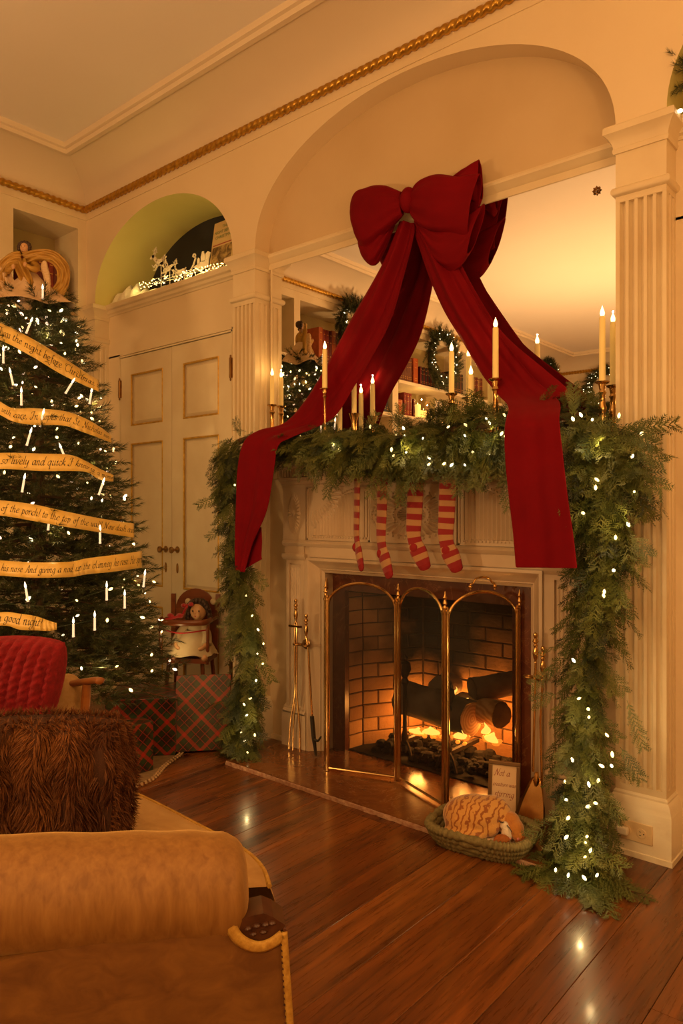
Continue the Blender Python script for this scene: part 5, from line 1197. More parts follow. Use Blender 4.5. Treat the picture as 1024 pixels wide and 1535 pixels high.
for u in (200, 225, 248, 275, 300, 325): glow(onY(u, 446 - (u-166)*.232 - 12, YN-.10), .13, (1,.78,.20), .02)

# ================================================================ angel on the tree top
AX, AY, AZ = TX-.02, TY-.03, 2.165
ag = thing('angel_topper', (AX, AY, AZ), 'angel in gold and cream robes perched on the tree top', 'angel')
Rr, Ff = _R, -_F
P3 = lambda r, f, z: V3((AX, AY, AZ)) + Rr*r + Ff*f + V3((0,0,z))
G = []
for i in range(16):
    t = i/15; z = .0 + .17*t; rr = .155*(1-t)**1.1 + .028; row = []
    for k in range(40):
        a = 2*PI*k/40; q = rr*(1 + .13*math.sin(7*a + 2*t)*(1-t)); row.append(P3(q*math.cos(a)*1.15, q*math.sin(a), z + .015*math.sin(5*a)*(1-t)))
    G.append(row)
build('skirt', MB().grid(G, close_u=True), 'angel_cream', ag, sharp=180)
mb = MB().ell(P3(-.02, .0, .195), (.036,.032,.055), 14, 10); build('bodice', mb, 'angel_gold', ag, sharp=180)
build('head', MB().ell(P3(-.025, .006, .292), (.021,.021,.027), 16, 12).tube([P3(-.022,0,.235), P3(-.024,.003,.275)], .010, 8), 'doll_skin', ag, sharp=180)
mb = MB().ell(P3(-.027, -.006, .303), (.028,.024,.026), 14, 10)
for k in range(9): a = k/8*PI*1.2-.1*PI; mb.ell(P3(-.027+.026*math.cos(a), .006, .296+.024*math.sin(a)), .011, 8, 6)
for s in (-1, 1): mb.ell(P3(-.027+.024*s, -.004, .275), .010, 8, 6)
build('hair', mb, 'doll_hair', ag, sharp=180)
mb = MB()
for s in (-1, 1): mb.ell(P3(-.025+.008*s, .026, .296), (.0028,.002,.002), 6, 5)
build('eyes', mb, 'eye_dark', ag); build('mouth', MB().ell(P3(-.025, .0255, .281), (.004,.002,.0015), 8, 5), 'lip', ag)
build('nose', MB().ell(P3(-.025, .027, .289), (.0025,.004,.004), 8, 5), 'doll_skin', ag)
def drape(ctl, wd_, name, mat, nf=3, amp=.012):
    C_ = crom([P3(*c) for c in ctl], 26); G = []
    for i in range(26):
        tg_ = C_[min(i+1,25)]-C_[max(i-1,0)]; tg_ = tg_/np.linalg.norm(tg_); sd = np.cross(tg_, Ff); sd = sd/(np.linalg.norm(sd)+1e-9); row = []
        for j in range(12): t = j/11-.5; row.append(C_[i] + sd*t*wd_ + Ff*amp*math.sin(2*PI*nf*t + i*.3))
        G.append(row)
    return build(name, MB().grid(G), mat, ag, sharp=180, mods=[('SOLIDIFY', dict(thickness=.002))])
drape([(-.02,.03,.235), (.05,.03,.255), (.12,.02,.245), (.165,.01,.19), (.160,.01,.12), (.13,.02,.07)], .06, 'drapery', 'angel_gold')
drape([(-.03,.03,.235), (-.075,.04,.225), (-.125,.03,.18), (-.150,.02,.12), (-.12,.05,.05), (-.07,.06,.03)], .075, 'drapery', 'angel_gold')
drape([(-.03,.045,.22), (-.01,.06,.16), (.02,.08,.09), (.05,.10,.03)], .06, 'sash', 'angel_gold', 2)
build('arm', MB().tube(crom([P3(-.055,.01,.225), P3(-.085,.03,.20), P3(-.080,.06,.165), P3(-.055,.075,.175)], 10), [.016]*7+[.012,.010,.009], 8), 'angel_gold', ag, sharp=180)
build('arm', MB().tube(crom([P3(.012,.01,.225), P3(.045,.03,.195), P3(.045,.065,.17), P3(.015,.08,.185)], 10), [.016]*7+[.012,.010,.009], 8), 'angel_gold', ag, sharp=180)
build('hands', MB().ell(P3(-.048,.078,.178), (.009,.009,.012), 8, 6).ell(P3(.010,.082,.188), (.009,.009,.012), 8, 6), 'doll_skin', ag)
for nm, ctl in (('wing', [(.085,.045,.19), (.10,.045,.13), (.105,.05,.07), (.108,.05,.035)]),):
    C_ = crom([P3(*c) for c in ctl], 14); mb = MB()
    for i in range(13): mb.ell(C_[i], (.026*(1-.5*i/13), .012, .030), 8, 6)
    build(nm, mb, 'feather', ag, sharp=180)
drape([(-.13,.02,.20), (-.09,.03,.10), (-.03,.08,.02), (.05,.10,.0)], .07, 'veil', 'angel_cream', 2)
# ================================================================ settee in the foreground
AA = math.radians(80); Ax = _F*math.cos(AA) + _R*math.sin(AA); Nx = _F*math.sin(AA) - _R*math.cos(AA)   # along the arm (towards its front), into the seat
def on_arm_plane(u, v, d0):   # vertical plane along the arm at depth d0 below the optical axis column u=200
    d = ray(u, v); Q = _C + ray(200, 767.5)*(d0/FOC); s = np.dot(Q-_C, Nx)/np.dot(d, Nx); return _C + d*s
D0 = 1.17
st = thing('settee', (*(_C + ray(60, 767.5)*(1.45/FOC))[:2], 0), 'old gold velvet settee with a rolled arm in the foreground', 'settee')
# rolled arm: centre line
rA = .088
ends = [(-260, 1352), (-60, 1343), (100, 1336), (220, 1331), (300, 1328), (345, 1330), (372, 1336)]
cl = [V3(on_arm_plane(u, v, D0+.075)) for u, v in ends]; C_ = crom(cl, 44)
rs = np.interp(np.linspace(0, 1, 44), [0,.5,.80,.88,.94,.975,1.], [.093,.090,.087,.082,.070,.050,.020])
G = []
for i in range(44):
    row = []
    for k in range(32):
        a = 2*PI*k/32; row.append(C_[i] + (Nx*math.cos(a)*1.02 + V3((0,0,1))*math.sin(a))*rs[i]*(1 + .012*math.sin(i*.9+k*.4)))
    G.append(row)
mb = MB().grid(G, close_u=True); mb.f.append(tuple(range(43*32, 44*32))); build('rolled_arm', mb, 'gold_velvet', st, sharp=180)
# outside panel under the roll
outl = [(-300,1480),(0,1440),(200,1400),(300,1382),(338,1376),(345,1392),(356,1406),(372,1415),(390,1417),(408,1411),(424,1398),(428,1400),(432,1460),(437,1535),(446,1680),(452,1800),(-300,2050)]
pp = [V3(on_arm_plane(u, v, D0)) for u, v in outl]
for p in pp: p[2] = max(p[2], .06)
build('outside_panel', MB().prism(pp, (0,0,0), Nx*.05), 'gold_velvet_panel', st, smooth=False)
under = [V3(on_arm_plane(u, v, D0)) for u, v in ((-300,1500),(0,1462),(200,1418),(345,1385))]; up_ = [c + V3((0,0,-.02)) for c in cl[:1]+cl[2:5]+[]]
G = [[q + Nx*.004 for q in crom(under, 20)], [q + V3((0,0,-.05)) + Nx*.0 for q in crom([C_[0], C_[14], C_[26], C_[34]], 20)]]
build('under_roll', MB().grid(G), 'gold_velvet', st, sharp=180)
def strip(pts, w_, name, mat, r=.0):
    Q = [V3(on_arm_plane(u, v, D0)) - Nx*.003 for u, v in pts]; C2 = crom(Q, 30); return build(name, MB().tube(C2, w_, 6, ry=.004, up=tuple(Nx)), mat, st, sharp=180)
strip([(343,1378),(348,1392),(358,1406),(373,1415),(390,1418),(408,1412),(424,1400)], .010, 'gimp_trim', 'gimp')
strip([(425,1396),(428,1440),(432,1500),(436,1560),(440,1640)], .0065, 'gimp_trim', 'gimp')
# nail line beside the gimp
mb = MB()
for k in range(26):
    q = V3(on_arm_plane(421.5 + k*.40, 1405 + k*9, D0)) - Nx*.004; mb.ell(q, .0022, 6, 4)
stuff(build('nail_line', mb, 'carved_wood', st))
# dark show-wood front post with carved scroll top
poly = [V3(on_arm_plane(u, v, D0)) for u, v in ((424,1392),(429,1392),(441,1540),(452,1680),(458,1800),(450,1800),(438,1640),(432,1520))]
for p in poly: p[2] = max(p[2], .02)
build('front_post', MB().prism(poly, -Nx*.002, Nx*.055), 'carved_wood', st, smooth=False)
sc_ = [(352,1384),(356,1398),(366,1409),(380,1413),(398,1411),(414,1402),(426,1393),(428,1388),(410,1376),(395,1370),(370,1376)]
build('carved_scroll', MB().prism([V3(on_arm_plane(u, v, D0)) for u, v in sc_], Nx*.002, Nx*.06), 'carved_wood', st, smooth=False)
mb = MB()
for u, v in ((372,1392),(385,1388),(398,1386),(408,1384),(380,1400),(395,1397)): mb.ell(V3(on_arm_plane(u, v, D0)) + Nx*.002, (.007,.007,.004), 8, 6)
stuff(build('carved_leaves', mb, 'carved_wood', st))
for u_ in (452,): pass
q = V3(on_arm_plane(445, 1760, D0)) + Nx*.03; build('leg', MB().lathe([(.020, 0), (.024, .03), (.018, .08)], (q[0], q[1], 0.001), 12), 'carved_wood', st)
# seat cushion with bowed front
sz = .455; fr_ = [(404,1330),(392,1300),(360,1272),(300,1240),(245,1211),(205,1192),(186,1186)]
fe = crom([onZ(u, v, sz) for u, v in fr_], 30); back = [e - Ax*.70 for e in fe]; G = []
for t in np.linspace(0, 1, 14):
    row = []
    for i in range(30):
        p = fe[i] + (back[i]-fe[i])*t; p = p + V3((0,0,.025*math.sin(PI*min(1, t*1.1+.05))*math.sin(PI*(i+1)/31)**.5)); row.append(p)
    G.append(row)
drop = [[e + Ax*.012 + V3((0,0,-.03)) for e in fe], [e + Ax*.008 + V3((0,0,-.12)) for e in fe], [e - Ax*.01 + V3((0,0,-.13)) for e in fe]]
build('seat_cushion', MB().grid(drop[::-1] + G), 'seat_velvet', st, sharp=70)
build('welt', MB().tube([e + V3((0,0,.002)) for e in fe], .005, 6), 'gimp', st)
G = [[e + V3((0,0,-.13)) for e in fe], [V3((*(e - Ax*.01)[:2], .10)) for e in fe]]
build('seat_rail', MB().grid(G), 'gold_velvet_panel', st, sharp=60)
build('deck', MB().add([V3((*fe[0][:2], .30)), V3((*fe[-1][:2], .30)), V3((*back[-1][:2], .30)), V3((*back[0][:2], .30))], [(0,1,2,3)]), 'gold_velvet_panel', st)
# back of the settee, left of the frame
b0, b1 = fe[0] - Ax*.72 - Nx*.10, fe[-1] - Ax*.72 + Nx*.02
build('back_rest', MB().add([V3((*b0[:2], .08)), V3((*b1[:2], .08)), V3((*b1[:2], .78)), V3((*b0[:2], .78)), V3((*(b0-Ax*.12)[:2], .08)), V3((*(b1-Ax*.12)[:2], .08)), V3((*(b1-Ax*.16)[:2], .80)), V3((*(b0-Ax*.16)[:2], .80))], [(0,1,2,3), (7,6,5,4), (3,2,6,7), (0,3,7,4), (1,5,6,2)]), 'gold_velvet', st)
fa = crom([fe[-1] - Ax*.66 + V3((0,0,.08)) + Nx*.02, fe[-1] - Ax*.40 + V3((0,0,.07)) + Nx*.02, fe[-1] - Ax*.16 + V3((0,0,.04)) + Nx*.02], 12)
build('far_arm', MB().tube(fa, [.07]*9 + [.06,.045,.02], 16), 'gold_velvet', st, sharp=180)
for e, nm in ((fe[-1] - Ax*.05, 'leg'), (b0, 'leg'), (b1, 'leg')): build('leg', MB().lathe([(.018, 0), (.022, .05), (.022, .12)], (e[0], e[1], .001), 10), 'carved_wood', st)

# ================================================================ cushions
def pillow_grid(c, ex, ez, ey, w_, h_, d_, n=26, rib=None):
    Gf, Gb = [], []
    for i in range(n):
        t = -1 + 2*i/(n-1); rf, rb_ = [], []
        for j in range(n):
            s = -1 + 2*j/(n-1); e = max(0., (1-s**4))*max(0., (1-t**4)); q = 1 - .06*(s*s)*(t*t); th = d_*e**.55
            r_ = rib(s, t) if rib else 0
            base = c + ex*s*w_*q*(1-.05*t*t) + ez*t*h_*q*(1-.05*s*s); rf.append(base - ey*(th + r_*min(1, e*3))); rb_.append(base + ey*(th + r_*min(1, e*3)))
        Gf.append(rf); Gb.append(rb_)
    return np.array(Gf), np.array(Gb)
# fur pillow
fp_c = _C + ray(48, 1170)*(1.53/FOC); fx = _R*.97 + _F*.10; fx = fx/np.linalg.norm(fx); fy = np.cross((0,0,1), fx); fz = V3((0,0,1))*.98 + fy*.16; fz = fz/np.linalg.norm(fz)
fp_c = V3((fp_c[0], fp_c[1], .605))
fp = thing('fur_pillow', (fp_c[0], fp_c[1], sz), 'shaggy brown faux-fur pillow on the settee', 'pillow')
ribf = lambda s, t: .016*math.sin(s*17 + .8*math.sin(t*3))
Gf, Gb = pillow_grid(fp_c, fx, fz, fy, .205, .145, .070, 30, ribf)
mb = MB().grid(Gf).grid(Gb[:, ::-1]); o = recalc(build('pillow_body', mb, 'fur_under', fp, sharp=180))
V = []; F = []; n = 0
for Gx, sg in ((Gf, -1), (Gb, 1)):
    du = np.gradient(Gx, axis=1); dv = np.gradient(Gx, axis=0); nn = np.cross(du, dv); nn /= np.linalg.norm(nn, axis=2, keepdims=True)+1e-9
    cs = Gx.mean(axis=(0,1)); flip = np.sign(((Gx - fp_c)*nn).sum(2))[..., None]; nn = nn*np.where(flip == 0, 1, flip)
    cnt = 17000 if sg < 0 else 11000
    I = RNG.uniform(0, 28.999, (cnt, 2))
    for a, b_ in I:
        i, j = int(a), int(b_); fa_, fb_ = a-i, b_-j; p = Gx[i,j]*(1-fa_)*(1-fb_) + Gx[i+1,j]*fa_*(1-fb_) + Gx[i,j+1]*(1-fa_)*fb_ + Gx[i+1,j+1]*fa_*fb_; m_ = nn[i,j]
        rr = RNG.normal(size=3); d = m_*.60 + rr*.16 + V3((0,0,-.75)) + fx*.35*math.sin(a*.5+b_*.35); d = d/np.linalg.norm(d); l = RNG.uniform(.016, .030); sd = np.cross(d, rr); sd = sd/np.linalg.norm(sd)*.00085
        q = p + d*l*.55; e = p + d*l + V3((0,0,-.004)); V += [p-sd, p+sd, q+sd*.8, q-sd*.8, e]; F += [(n,n+1,n+2), (n,n+2,n+3), (n+3,n+2,n+4)]; n += 5
for k in range(7000):      # tufts along the pillow's edges
    e_ = RNG.integers(0, 3); f_ = RNG.uniform(0, 28.99); i = int(f_); Gx = Gf if k % 2 else Gb; q_ = RNG.integers(0, 3)
    p = (Gx[29-q_, i] if e_ == 0 else Gx[i, 29-q_] if e_ == 1 else Gx[i, q_]); od = (fz if e_ == 0 else fx if e_ == 1 else -fx)
    rr = RNG.normal(size=3); d = od*.9 + rr*.35 - fy*(.3 if k % 2 else -.3) + V3((0,0,-.15)) + fx*.4*math.sin(i*.8); d = d/np.linalg.norm(d); l = RNG.uniform(.012, .026); sd = np.cross(d, rr); sd = sd/np.linalg.norm(sd)*.0009
    q = p + d*l*.55; e = p + d*l + V3((0,0,-.003)); V += [p-sd, p+sd, q+sd*.8, q-sd*.8, e]; F += [(n,n+1,n+2), (n,n+2,n+3), (n+3,n+2,n+4)]; n += 5
lfp = Leafage(); lfp.V = [np.array(V)]; lfp.F = [np.array(F)]; lfp.build('fur', 'fur_brown', fp)
# wooden armchair beyond
wc = _C + ray(20, 767.5)*(2.18/FOC); wc = V3((wc[0], wc[1], 0)); wt = thing('wooden_armchair', (wc[0], wc[1], 0), 'light wooden open-arm chair between the settee and the tree', 'chair')
aR = [V3(at(u, v, d)) for u, v, d in ((60, 1031, 2.25), (100, 1026, 2.19), (140, 1020, 2.13), (151, 1021, 2.11))]
build('arm_rest', MB().tube(crom(aR, 14), [.013]*11 + [.015,.017,.010], 10, ry=.010), 'chair_wood', wt, sharp=180)
pt1 = V3(at(130, 1026, 2.14)); pb1 = V3(at(126, 1080, 2.14)); build('arm_post', MB().tube([pt1, (pt1+pb1)/2, pb1 + V3((0,0,-.02))], [.012,.014,.013], 10), 'chair_wood', wt)
fl_ = V3((pb1[0], pb1[1], .0)); build('leg', MB().tube([fl_ + V3((0,0,.001)), pb1], [.015,.017], 10), 'chair_wood', wt)
lb = aR[0] - _R*.22 + _F*.10; build('leg', MB().tube([(lb[0], lb[1], .001), (lb[0], lb[1], .42)], .016, 10), 'chair_wood', wt)
l2 = fl_ - _R*.10 - _F*.14; build('leg', MB().tube([(l2[0], l2[1], .001), (l2[0], l2[1], .42)], .016, 10), 'chair_wood', wt)
l3 = V3((lb[0], lb[1], 0)) - _R*.10 - _F*.16; build('leg', MB().tube([(l3[0], l3[1], .001), (l3[0], l3[1], .42)], .016, 10), 'chair_wood', wt)
sq = [V3((*fl_[:2], .40)), V3((*lb[:2], .40)), V3((*l3[:2], .40)), V3((*l2[:2], .40))]
build('seat', MB().prism(sq, (0,0,0), (0,0,.05)), 'chair_wood', wt, smooth=False)
tr = [V3(at(u, v, d)) for u, v, d in ((-120, 975, 2.30), (-40, 966, 2.32), (10, 963, 2.33), (19, 968, 2.33))]; build('top_rail', MB().tube(crom(tr, 14), .016, 10), 'chair_wood', wt, sharp=180)
for q in (tr[1], tr[2]): build('back_post', MB().tube([q, (q[0], q[1], .43)], .012, 8), 'chair_wood', wt)
# plush throw on the chair and the red pillow
tc_ = _C + ray(88, 1062)*(2.20/FOC); pl2 = thing('plush_cushion', (tc_[0], tc_[1], .46), 'tan plush cushion slumped on the wooden chair', 'cushion')
mb = MB().ell(tc_ + V3((0,0,-.02)), (.075,.07,.13), 20, 14, frame(_R*.3 + V3((0,0,1)))).ell(V3(at(78, 1012, 2.24)), (.032,.03,.035), 14, 10).ell(V3(at(110, 1085, 2.15)), (.06,.05,.04), 14, 10)
build('body', mb, 'tan_plush', pl2, sharp=180, mods=[('REMESH', dict(mode='VOXEL', voxel_size=.008, use_smooth_shade=True)), ('SMOOTH', dict(iterations=8, factor=.5))])
rc = V3(at(12, 1035, 2.05)); rx = _R*.93 - _F*.12; rx = rx/np.linalg.norm(rx); ry_ = np.cross((0,0,1), rx); rzv = V3((0,0,1))*.97 + ry_*.18 + rx*.16; rzv = rzv/np.linalg.norm(rzv)
rp = thing('ribbed_pillow', (rc[0], rc[1], rc[2]-.17), 'crimson ribbed chenille pillow propped on the wooden chair', 'pillow')
ribr = lambda s, t: .020*abs(math.sin(s*15 + .45*math.sin(t*3+s)))**.8 + .004*math.sin(t*41 + s*9)*math.sin(s*31)
Gf, Gb = pillow_grid(rc, rx, rzv, ry_, .150, .155, .055, 64, ribr)
recalc(build('pillow_body', MB().grid(Gf).grid(Gb[:, ::-1]), 'red_chenille', rp, sharp=180))

# ================================================================ presents
def present(name, c0, ex, ey, wx, wy, h, label, up=(0,0,1)):
    c0 = V3(c0); ex = V3(ex); ey = V3(ey); up = V3(up); t = thing(name, c0 + (ex*wx+ey*wy)/2, label, 'present', 'tartan-wrapped presents')
    P = [c0, c0+ex*wx, c0+ex*wx+ey*wy, c0+ey*wy]; P = P + [p + up*h for p in P]; F = [(3,2,1,0), (4,5,6,7), (0,1,5,4), (1,2,6,5), (2,3,7,6), (3,0,4,7)]
    o = build('wrapped_box', MB().add(P, F), 'tartan', t, smooth=False, mods=[('BEVEL', dict(width=.003, segments=2))]); uv = o.data.uv_layers.new(name='UVMap'); me = o.data
    dims = {0: (wx, wy), 1: (wx, wy), 2: (wx, h), 3: (wy, h), 4: (wx, h), 5: (wy, h)}
    for p in me.polygons:
        a, b_ = dims[p.index]
        for li, q in zip(p.loop_indices, ((0,0), (a,0), (a,b_), (0,b_))): uv.data[li].uv = (q[0] + .013*p.index, q[1])
    # folded paper flap on one end
    m_ = (P[0]+P[3])/2; n_ = -ex
    build('paper_flap', MB().add([P[0] + n_*.001 + up*.0, P[3] + n_*.001, m_ + up*h*.55 + n_*.0015], [(0,1,2)]), 'tartan', t, smooth=False)
    return t
ex = V3((*_R[:2], 0)); ey = V3((*_F[:2], 0))
p0 = onZ(157, 1135, 0.004); ex1 = _R*math.cos(.10) + _F*math.sin(.10); ey1 = _F*math.cos(.10) - _R*math.sin(.10)
present('gift_box', p0, ex1, ey1, .335, .34, .275, 'large tartan-wrapped present under the tree')
p1 = onZ(180, 1168, 0.004); ex2 = _R*.707 + _F*.707; ey2 = -_R*.707 + _F*.707
present('gift_box', p1 - ex2*.10, ex2, ey2, .265, .115, .222, 'small tartan present in front of the large one')
b0 = onZ(258, 1128, 0.012); lean = V3((*(_F*.26)[:2], 1)); lean = lean/np.linalg.norm(lean); ex3 = (_R*math.cos(.16) + _F*math.sin(.16)); ey3 = np.cross(lean, ex3)
present('gift_box', b0, ex3, ey3, .27, .055, .365, 'flat tartan present leaning against the high chair', lean)
# tree skirt with bead fringe
sk = thing('tree_skirt', (TX, TY, .002), 'beige tree skirt with a beaded fringe under the presents', 'tree skirt')
G = [];
for r_ in (.1, .3, .5, .64): G.append([(TX + .06 + (r_ + (.02*math.sin(9*a) if r_ > .6 else 0))*math.cos(a), TY + r_*.92*math.sin(a), .0025 + .001*math.sin(5*a)) for a in np.linspace(0, 2*PI, 73)[:-1]])
build('cloth', MB().grid(G, close_u=True), 'skirt_cloth', sk, sharp=180)
mb = MB()
for k in range(330):
    a = 2*PI*k/330; r_ = .652 + .02*math.sin(9*a) + (.014 if k % 2 else 0); mb.ell((TX + .06 + r_*math.cos(a), TY + r_*.92*math.sin(a), .0075), .007, 6, 4)
stuff(build('bead_fringe', mb, 'bead', sk))

# ================================================================ doll's high chair with doll
hc_c = V3(at(284, 767.5, 3.95)); hc_c = V3((hc_c[0], hc_c[1], 0)); ha = YAW - .12
hcx = V3((math.cos(ha), math.sin(ha), 0)); hcy = V3((-math.sin(ha), math.cos(ha), 0))
H3 = lambda x, y, z: hc_c + hcx*x + hcy*y + V3((0,0,z))
hc = thing('doll_high_chair', hc_c, 'reddish wooden doll high chair before the cupboard doors', 'high chair')
SZ = .395
for sx in (-1, 1):
    build('front_leg', MB().tube([H3(.125*sx, -.11, .002), H3(.09*sx, -.06, SZ)], .011, 8), 'highchair_wood', hc); build('rear_leg', MB().tube([H3(.125*sx, .12, .002), H3(.10*sx, .075, SZ)], .011, 8), 'highchair_wood', hc)
    build('back_post', MB().prism([H3(.118*sx-.012, .075, SZ), H3(.118*sx+.012, .075, SZ), H3(.128*sx+.012, .10, .725), H3(.128*sx-.012, .10, .725)], (0,0,0), hcy*.018), 'highchair_wood', hc, smooth=False)
    build('arm_post', MB().tube([H3(.125*sx, -.085, SZ-.02), H3(.132*sx, -.09, .595)], .009, 8), 'highchair_wood', hc)
    build('arm_rest', MB().tube([H3(.132*sx, -.10, .60), H3(.128*sx, .085, .60)], .010, 8), 'highchair_wood', hc)
build('seat', MB().obox(H3(0, -.01, SZ), hcx, hcy, (0,0,1), .128, .10, .012), 'highchair_wood', hc)
arc = [H3(-.112, .09, SZ+.02)] + [H3(.112*-math.cos(t), .10, .64 + .115*math.sin(t)) for t in np.linspace(0, PI, 15)] + [H3(.112, .09, SZ+.02)]
build('back_board', MB().prism(arc, (0,0,0), hcy*.012), 'highchair_wood', hc, smooth=False)
build('tray', MB().tube(crom([H3(-.135,-.05,.605), H3(-.12,-.125,.602), H3(0,-.145,.60), H3(.12,-.125,.602), H3(.135,-.05,.605)], 20), .010, 8, ry=.016), 'highchair_wood', hc, sharp=180)
build('guard_rail', MB().tube(crom([H3(-.135,-.07,.555), H3(0,-.13,.545), H3(.135,-.07,.558)], 14), .004, 6), 'red_satin', hc)
dl = thing('doll', H3(.03, -.01, SZ+.013), 'dark-haired doll in a cream dress with red bows sitting in the high chair', 'doll')
DX = .035
mb = MB().ell(H3(DX, .0, SZ+.09), (.062,.05,.085), 16, 12).ell(H3(DX+.005, -.01, SZ+.155), (.05,.042,.045), 14, 10)
G = []
for i in range(10):
    t = i/9; G.append([H3(DX-.01*t + (.055+.085*t)*math.cos(a)*(1+.06*math.sin(8*a)*t), -.03*t + (.05+.055*t)*math.sin(a)-.01, SZ+.15-.12*t - .006*math.sin(6*a)*t) for a in np.linspace(0, 2*PI, 37)[:-1]])
mb.grid(G, close_u=True)
for s in (-1, 1): mb.tube(crom([H3(DX+.045*s, -.01, SZ+.175), H3(DX+.075*s, -.04, SZ+.13), H3(DX+.085*s, -.075, SZ+.085)], 9), [.022,.022,.023,.023,.024,.025,.026,.027,.028], 10)
build('dress', mb, 'doll_dress', dl, sharp=180)
mb = MB().ell(H3(DX+.02, -.015, SZ+.250), (.045,.044,.048), 20, 14).ell(H3(DX+.018, -.045, SZ+.236), (.030,.018,.024), 12, 8).tube([H3(DX,0,SZ+.17), H3(DX+.015,-.008,SZ+.215)], .018, 8)
build('head', mb, 'doll_skin', dl, sharp=180, mods=[('REMESH', dict(mode='VOXEL', voxel_size=.004, use_smooth_shade=True)), ('SMOOTH', dict(iterations=5, factor=.5))])
mb = MB()
for s in (-1, 1): mb.ell(H3(DX+.02+.017*s, -.058, SZ+.256), (.005,.003,.006), 8, 6)
build('eyes', mb, 'eye_dark', dl); build('mouth', MB().ell(H3(DX+.019, -.064, SZ+.229), (.007,.003,.003), 8, 6), 'lip', dl); build('nose', MB().ell(H3(DX+.019, -.064, SZ+.244), (.004,.005,.005), 8, 6), 'doll_skin', dl)
mb = MB().ell(H3(DX+.02, .008, SZ+.268), (.056,.048,.050), 18, 12)
for k in range(26):
    a = PI*(.02 + .96*k/25) ; mb.ell(H3(DX+.02+.055*math.cos(a), -.022+.012*math.sin(k*2.3), SZ+.258+.052*math.sin(a)), .014, 8, 6)
for s in (-1, 1):
    for k in range(4): mb.ell(H3(DX+.02+s*(.056+.003*k), -.008, SZ+.25-.018*k), .015, 8, 6)
build('hair', mb, 'doll_hair', dl, sharp=180)
mb = MB()
for s in (-1, 1): mb.ell(H3(DX-.03+.020*s, -.05, SZ+.288 + .004*s), (.020,.010,.012), 10, 8)
mb.ell(H3(DX-.03, -.056, SZ+.288), .008, 8, 6).tube(crom([H3(DX-.028,-.055,SZ+.284), H3(DX-.04,-.06,SZ+.262), H3(DX-.052,-.062,SZ+.236)], 8), .007, 6)
for s in (-1, 1): mb.ell(H3(DX-.085+.026*s, -.085, SZ+.235), (.026,.012,.013), 10, 8)
mb.tube(crom([H3(DX-.06,-.085,SZ+.232), H3(DX-.10,-.09,SZ+.222), H3(DX-.135,-.095,SZ+.215)], 8), .008, 6)
build('red_bows', mb, 'red_satin', dl, sharp=180)
mb = MB()
for s, yy in ((-.062, -.01), (.075, .0)): mb.ell(H3(DX+.02+s, yy+.01, SZ+.30), (.022,.012,.018), 10, 8)
build('cream_bows', mb, 'doll_dress', dl, sharp=180)
for s in (-1, 1):
    build('leg', MB().tube(crom([H3(DX+.03*s, -.05, SZ+.035), H3(DX+.07*s, -.09, SZ+.025), H3(DX+.09*s, -.115, SZ+.010)], 8), [.02,.02,.02,.019,.018,.019,.018,.012], 10), 'doll_skin', dl, sharp=180)
    build('arm', MB().tube(crom([H3(DX+.085*s, -.075, SZ+.085), H3(DX+.07*s, -.10, SZ+.07), H3(DX+.05*s, -.11, SZ+.062)], 7), [.014,.013,.012,.011,.011,.010,.006], 8), 'doll_skin', dl, sharp=180)

# ================================================================ cat asleep in its basket
bc0 = (onZ(662, 1237, .05) + onZ(812, 1262, .05))/2 ; bcx, bcy = -1.292, 2.292
bk = thing('cat_basket', (bcx, bcy, .001), 'shallow woven seagrass basket on the floor before the hearth', 'basket')
ba = math.radians(8)
def rrect(a, hw, hh): c, s = math.cos(a), math.sin(a); e = .55; return hw*abs(c)**e*(1 if c > 0 else -1), hh*abs(s)**e*(1 if s > 0 else -1)
BX = rotz(ba)
for lvl, (hw, hh, z, r_) in enumerate(((.150,.098,.012,.011), (.163,.110,.030,.012), (.173,.119,.049,.013), (.180,.126,.068,.014))):
    pts = []; rad_ = []
    for k in range(260):
        a = 2*PI*k/260; x_, y_ = rrect(a, hw, hh); pts.append(V3((bcx, bcy, z)) + BX @ V3((x_, y_, 0))); rad_.append(r_*(.92 + .30*((k//2 + lvl) % 2)))
    build('braided_coil', MB().tube(pts, rad_, 7, closed=True), 'seagrass', bk, sharp=180)
pts = [V3((bcx, bcy, .006)) + BX @ V3((*rrect(a, .15, .098), 0)) for a in np.linspace(0, 2*PI, 49)[:-1]]; build('base', MB().prism(pts, (0,0,-.004), (0,0,.004)), 'seagrass', bk, smooth=False)
cu = thing('basket_cushion', (bcx, bcy, .012), 'pale fleece pad inside the cat basket', 'cushion'); G = []
for t in np.linspace(1, .02, 8): G.append([V3((bcx, bcy, .020 + .034*(1-t**3))) + BX @ V3((*np.array(rrect(a, .150, .100))*t, 0)) for a in np.linspace(0, 2*PI, 49)[:-1]])
build('pad', MB().grid(G, close_u=True), 'fleece', cu, sharp=180)
ct = thing('cat', (bcx, bcy, .05), 'striped ginger cat curled up asleep in the basket', 'cat')
K3 = lambda r, f, z: V3((bcx, bcy, 0)) + _R*r - _F*f + V3((0,0,z))
Mx = np.stack([_R, -_F, V3((0,0,1))], 1)
mb = MB().ell(K3(-.030, .000, .108), (.110,.078,.068), 28, 18, Mx).ell(K3(-.075, .012, .098), (.062,.066,.058), 20, 14, Mx).ell(K3(.035, -.006, .112), (.070,.062,.060), 20, 14, Mx).ell(K3(-.072, .056, .072), (.046,.030,.026), 16, 10, Mx).ell(K3(-.030, .066, .066), (.036,.022,.020), 14, 10, Mx).ell(K3(.012, .048, .080), (.040,.030,.030), 14, 10, Mx).ell(K3(.075, .020, .092), (.040,.040,.038), 16, 10, Mx)
mb = mb.tube(crom([K3(-.125,.02,.065), K3(-.105,.065,.062), K3(-.06,.085,.062), K3(-.02,.088,.062)], 14), [.02]*11+[.018,.014,.008], 10)
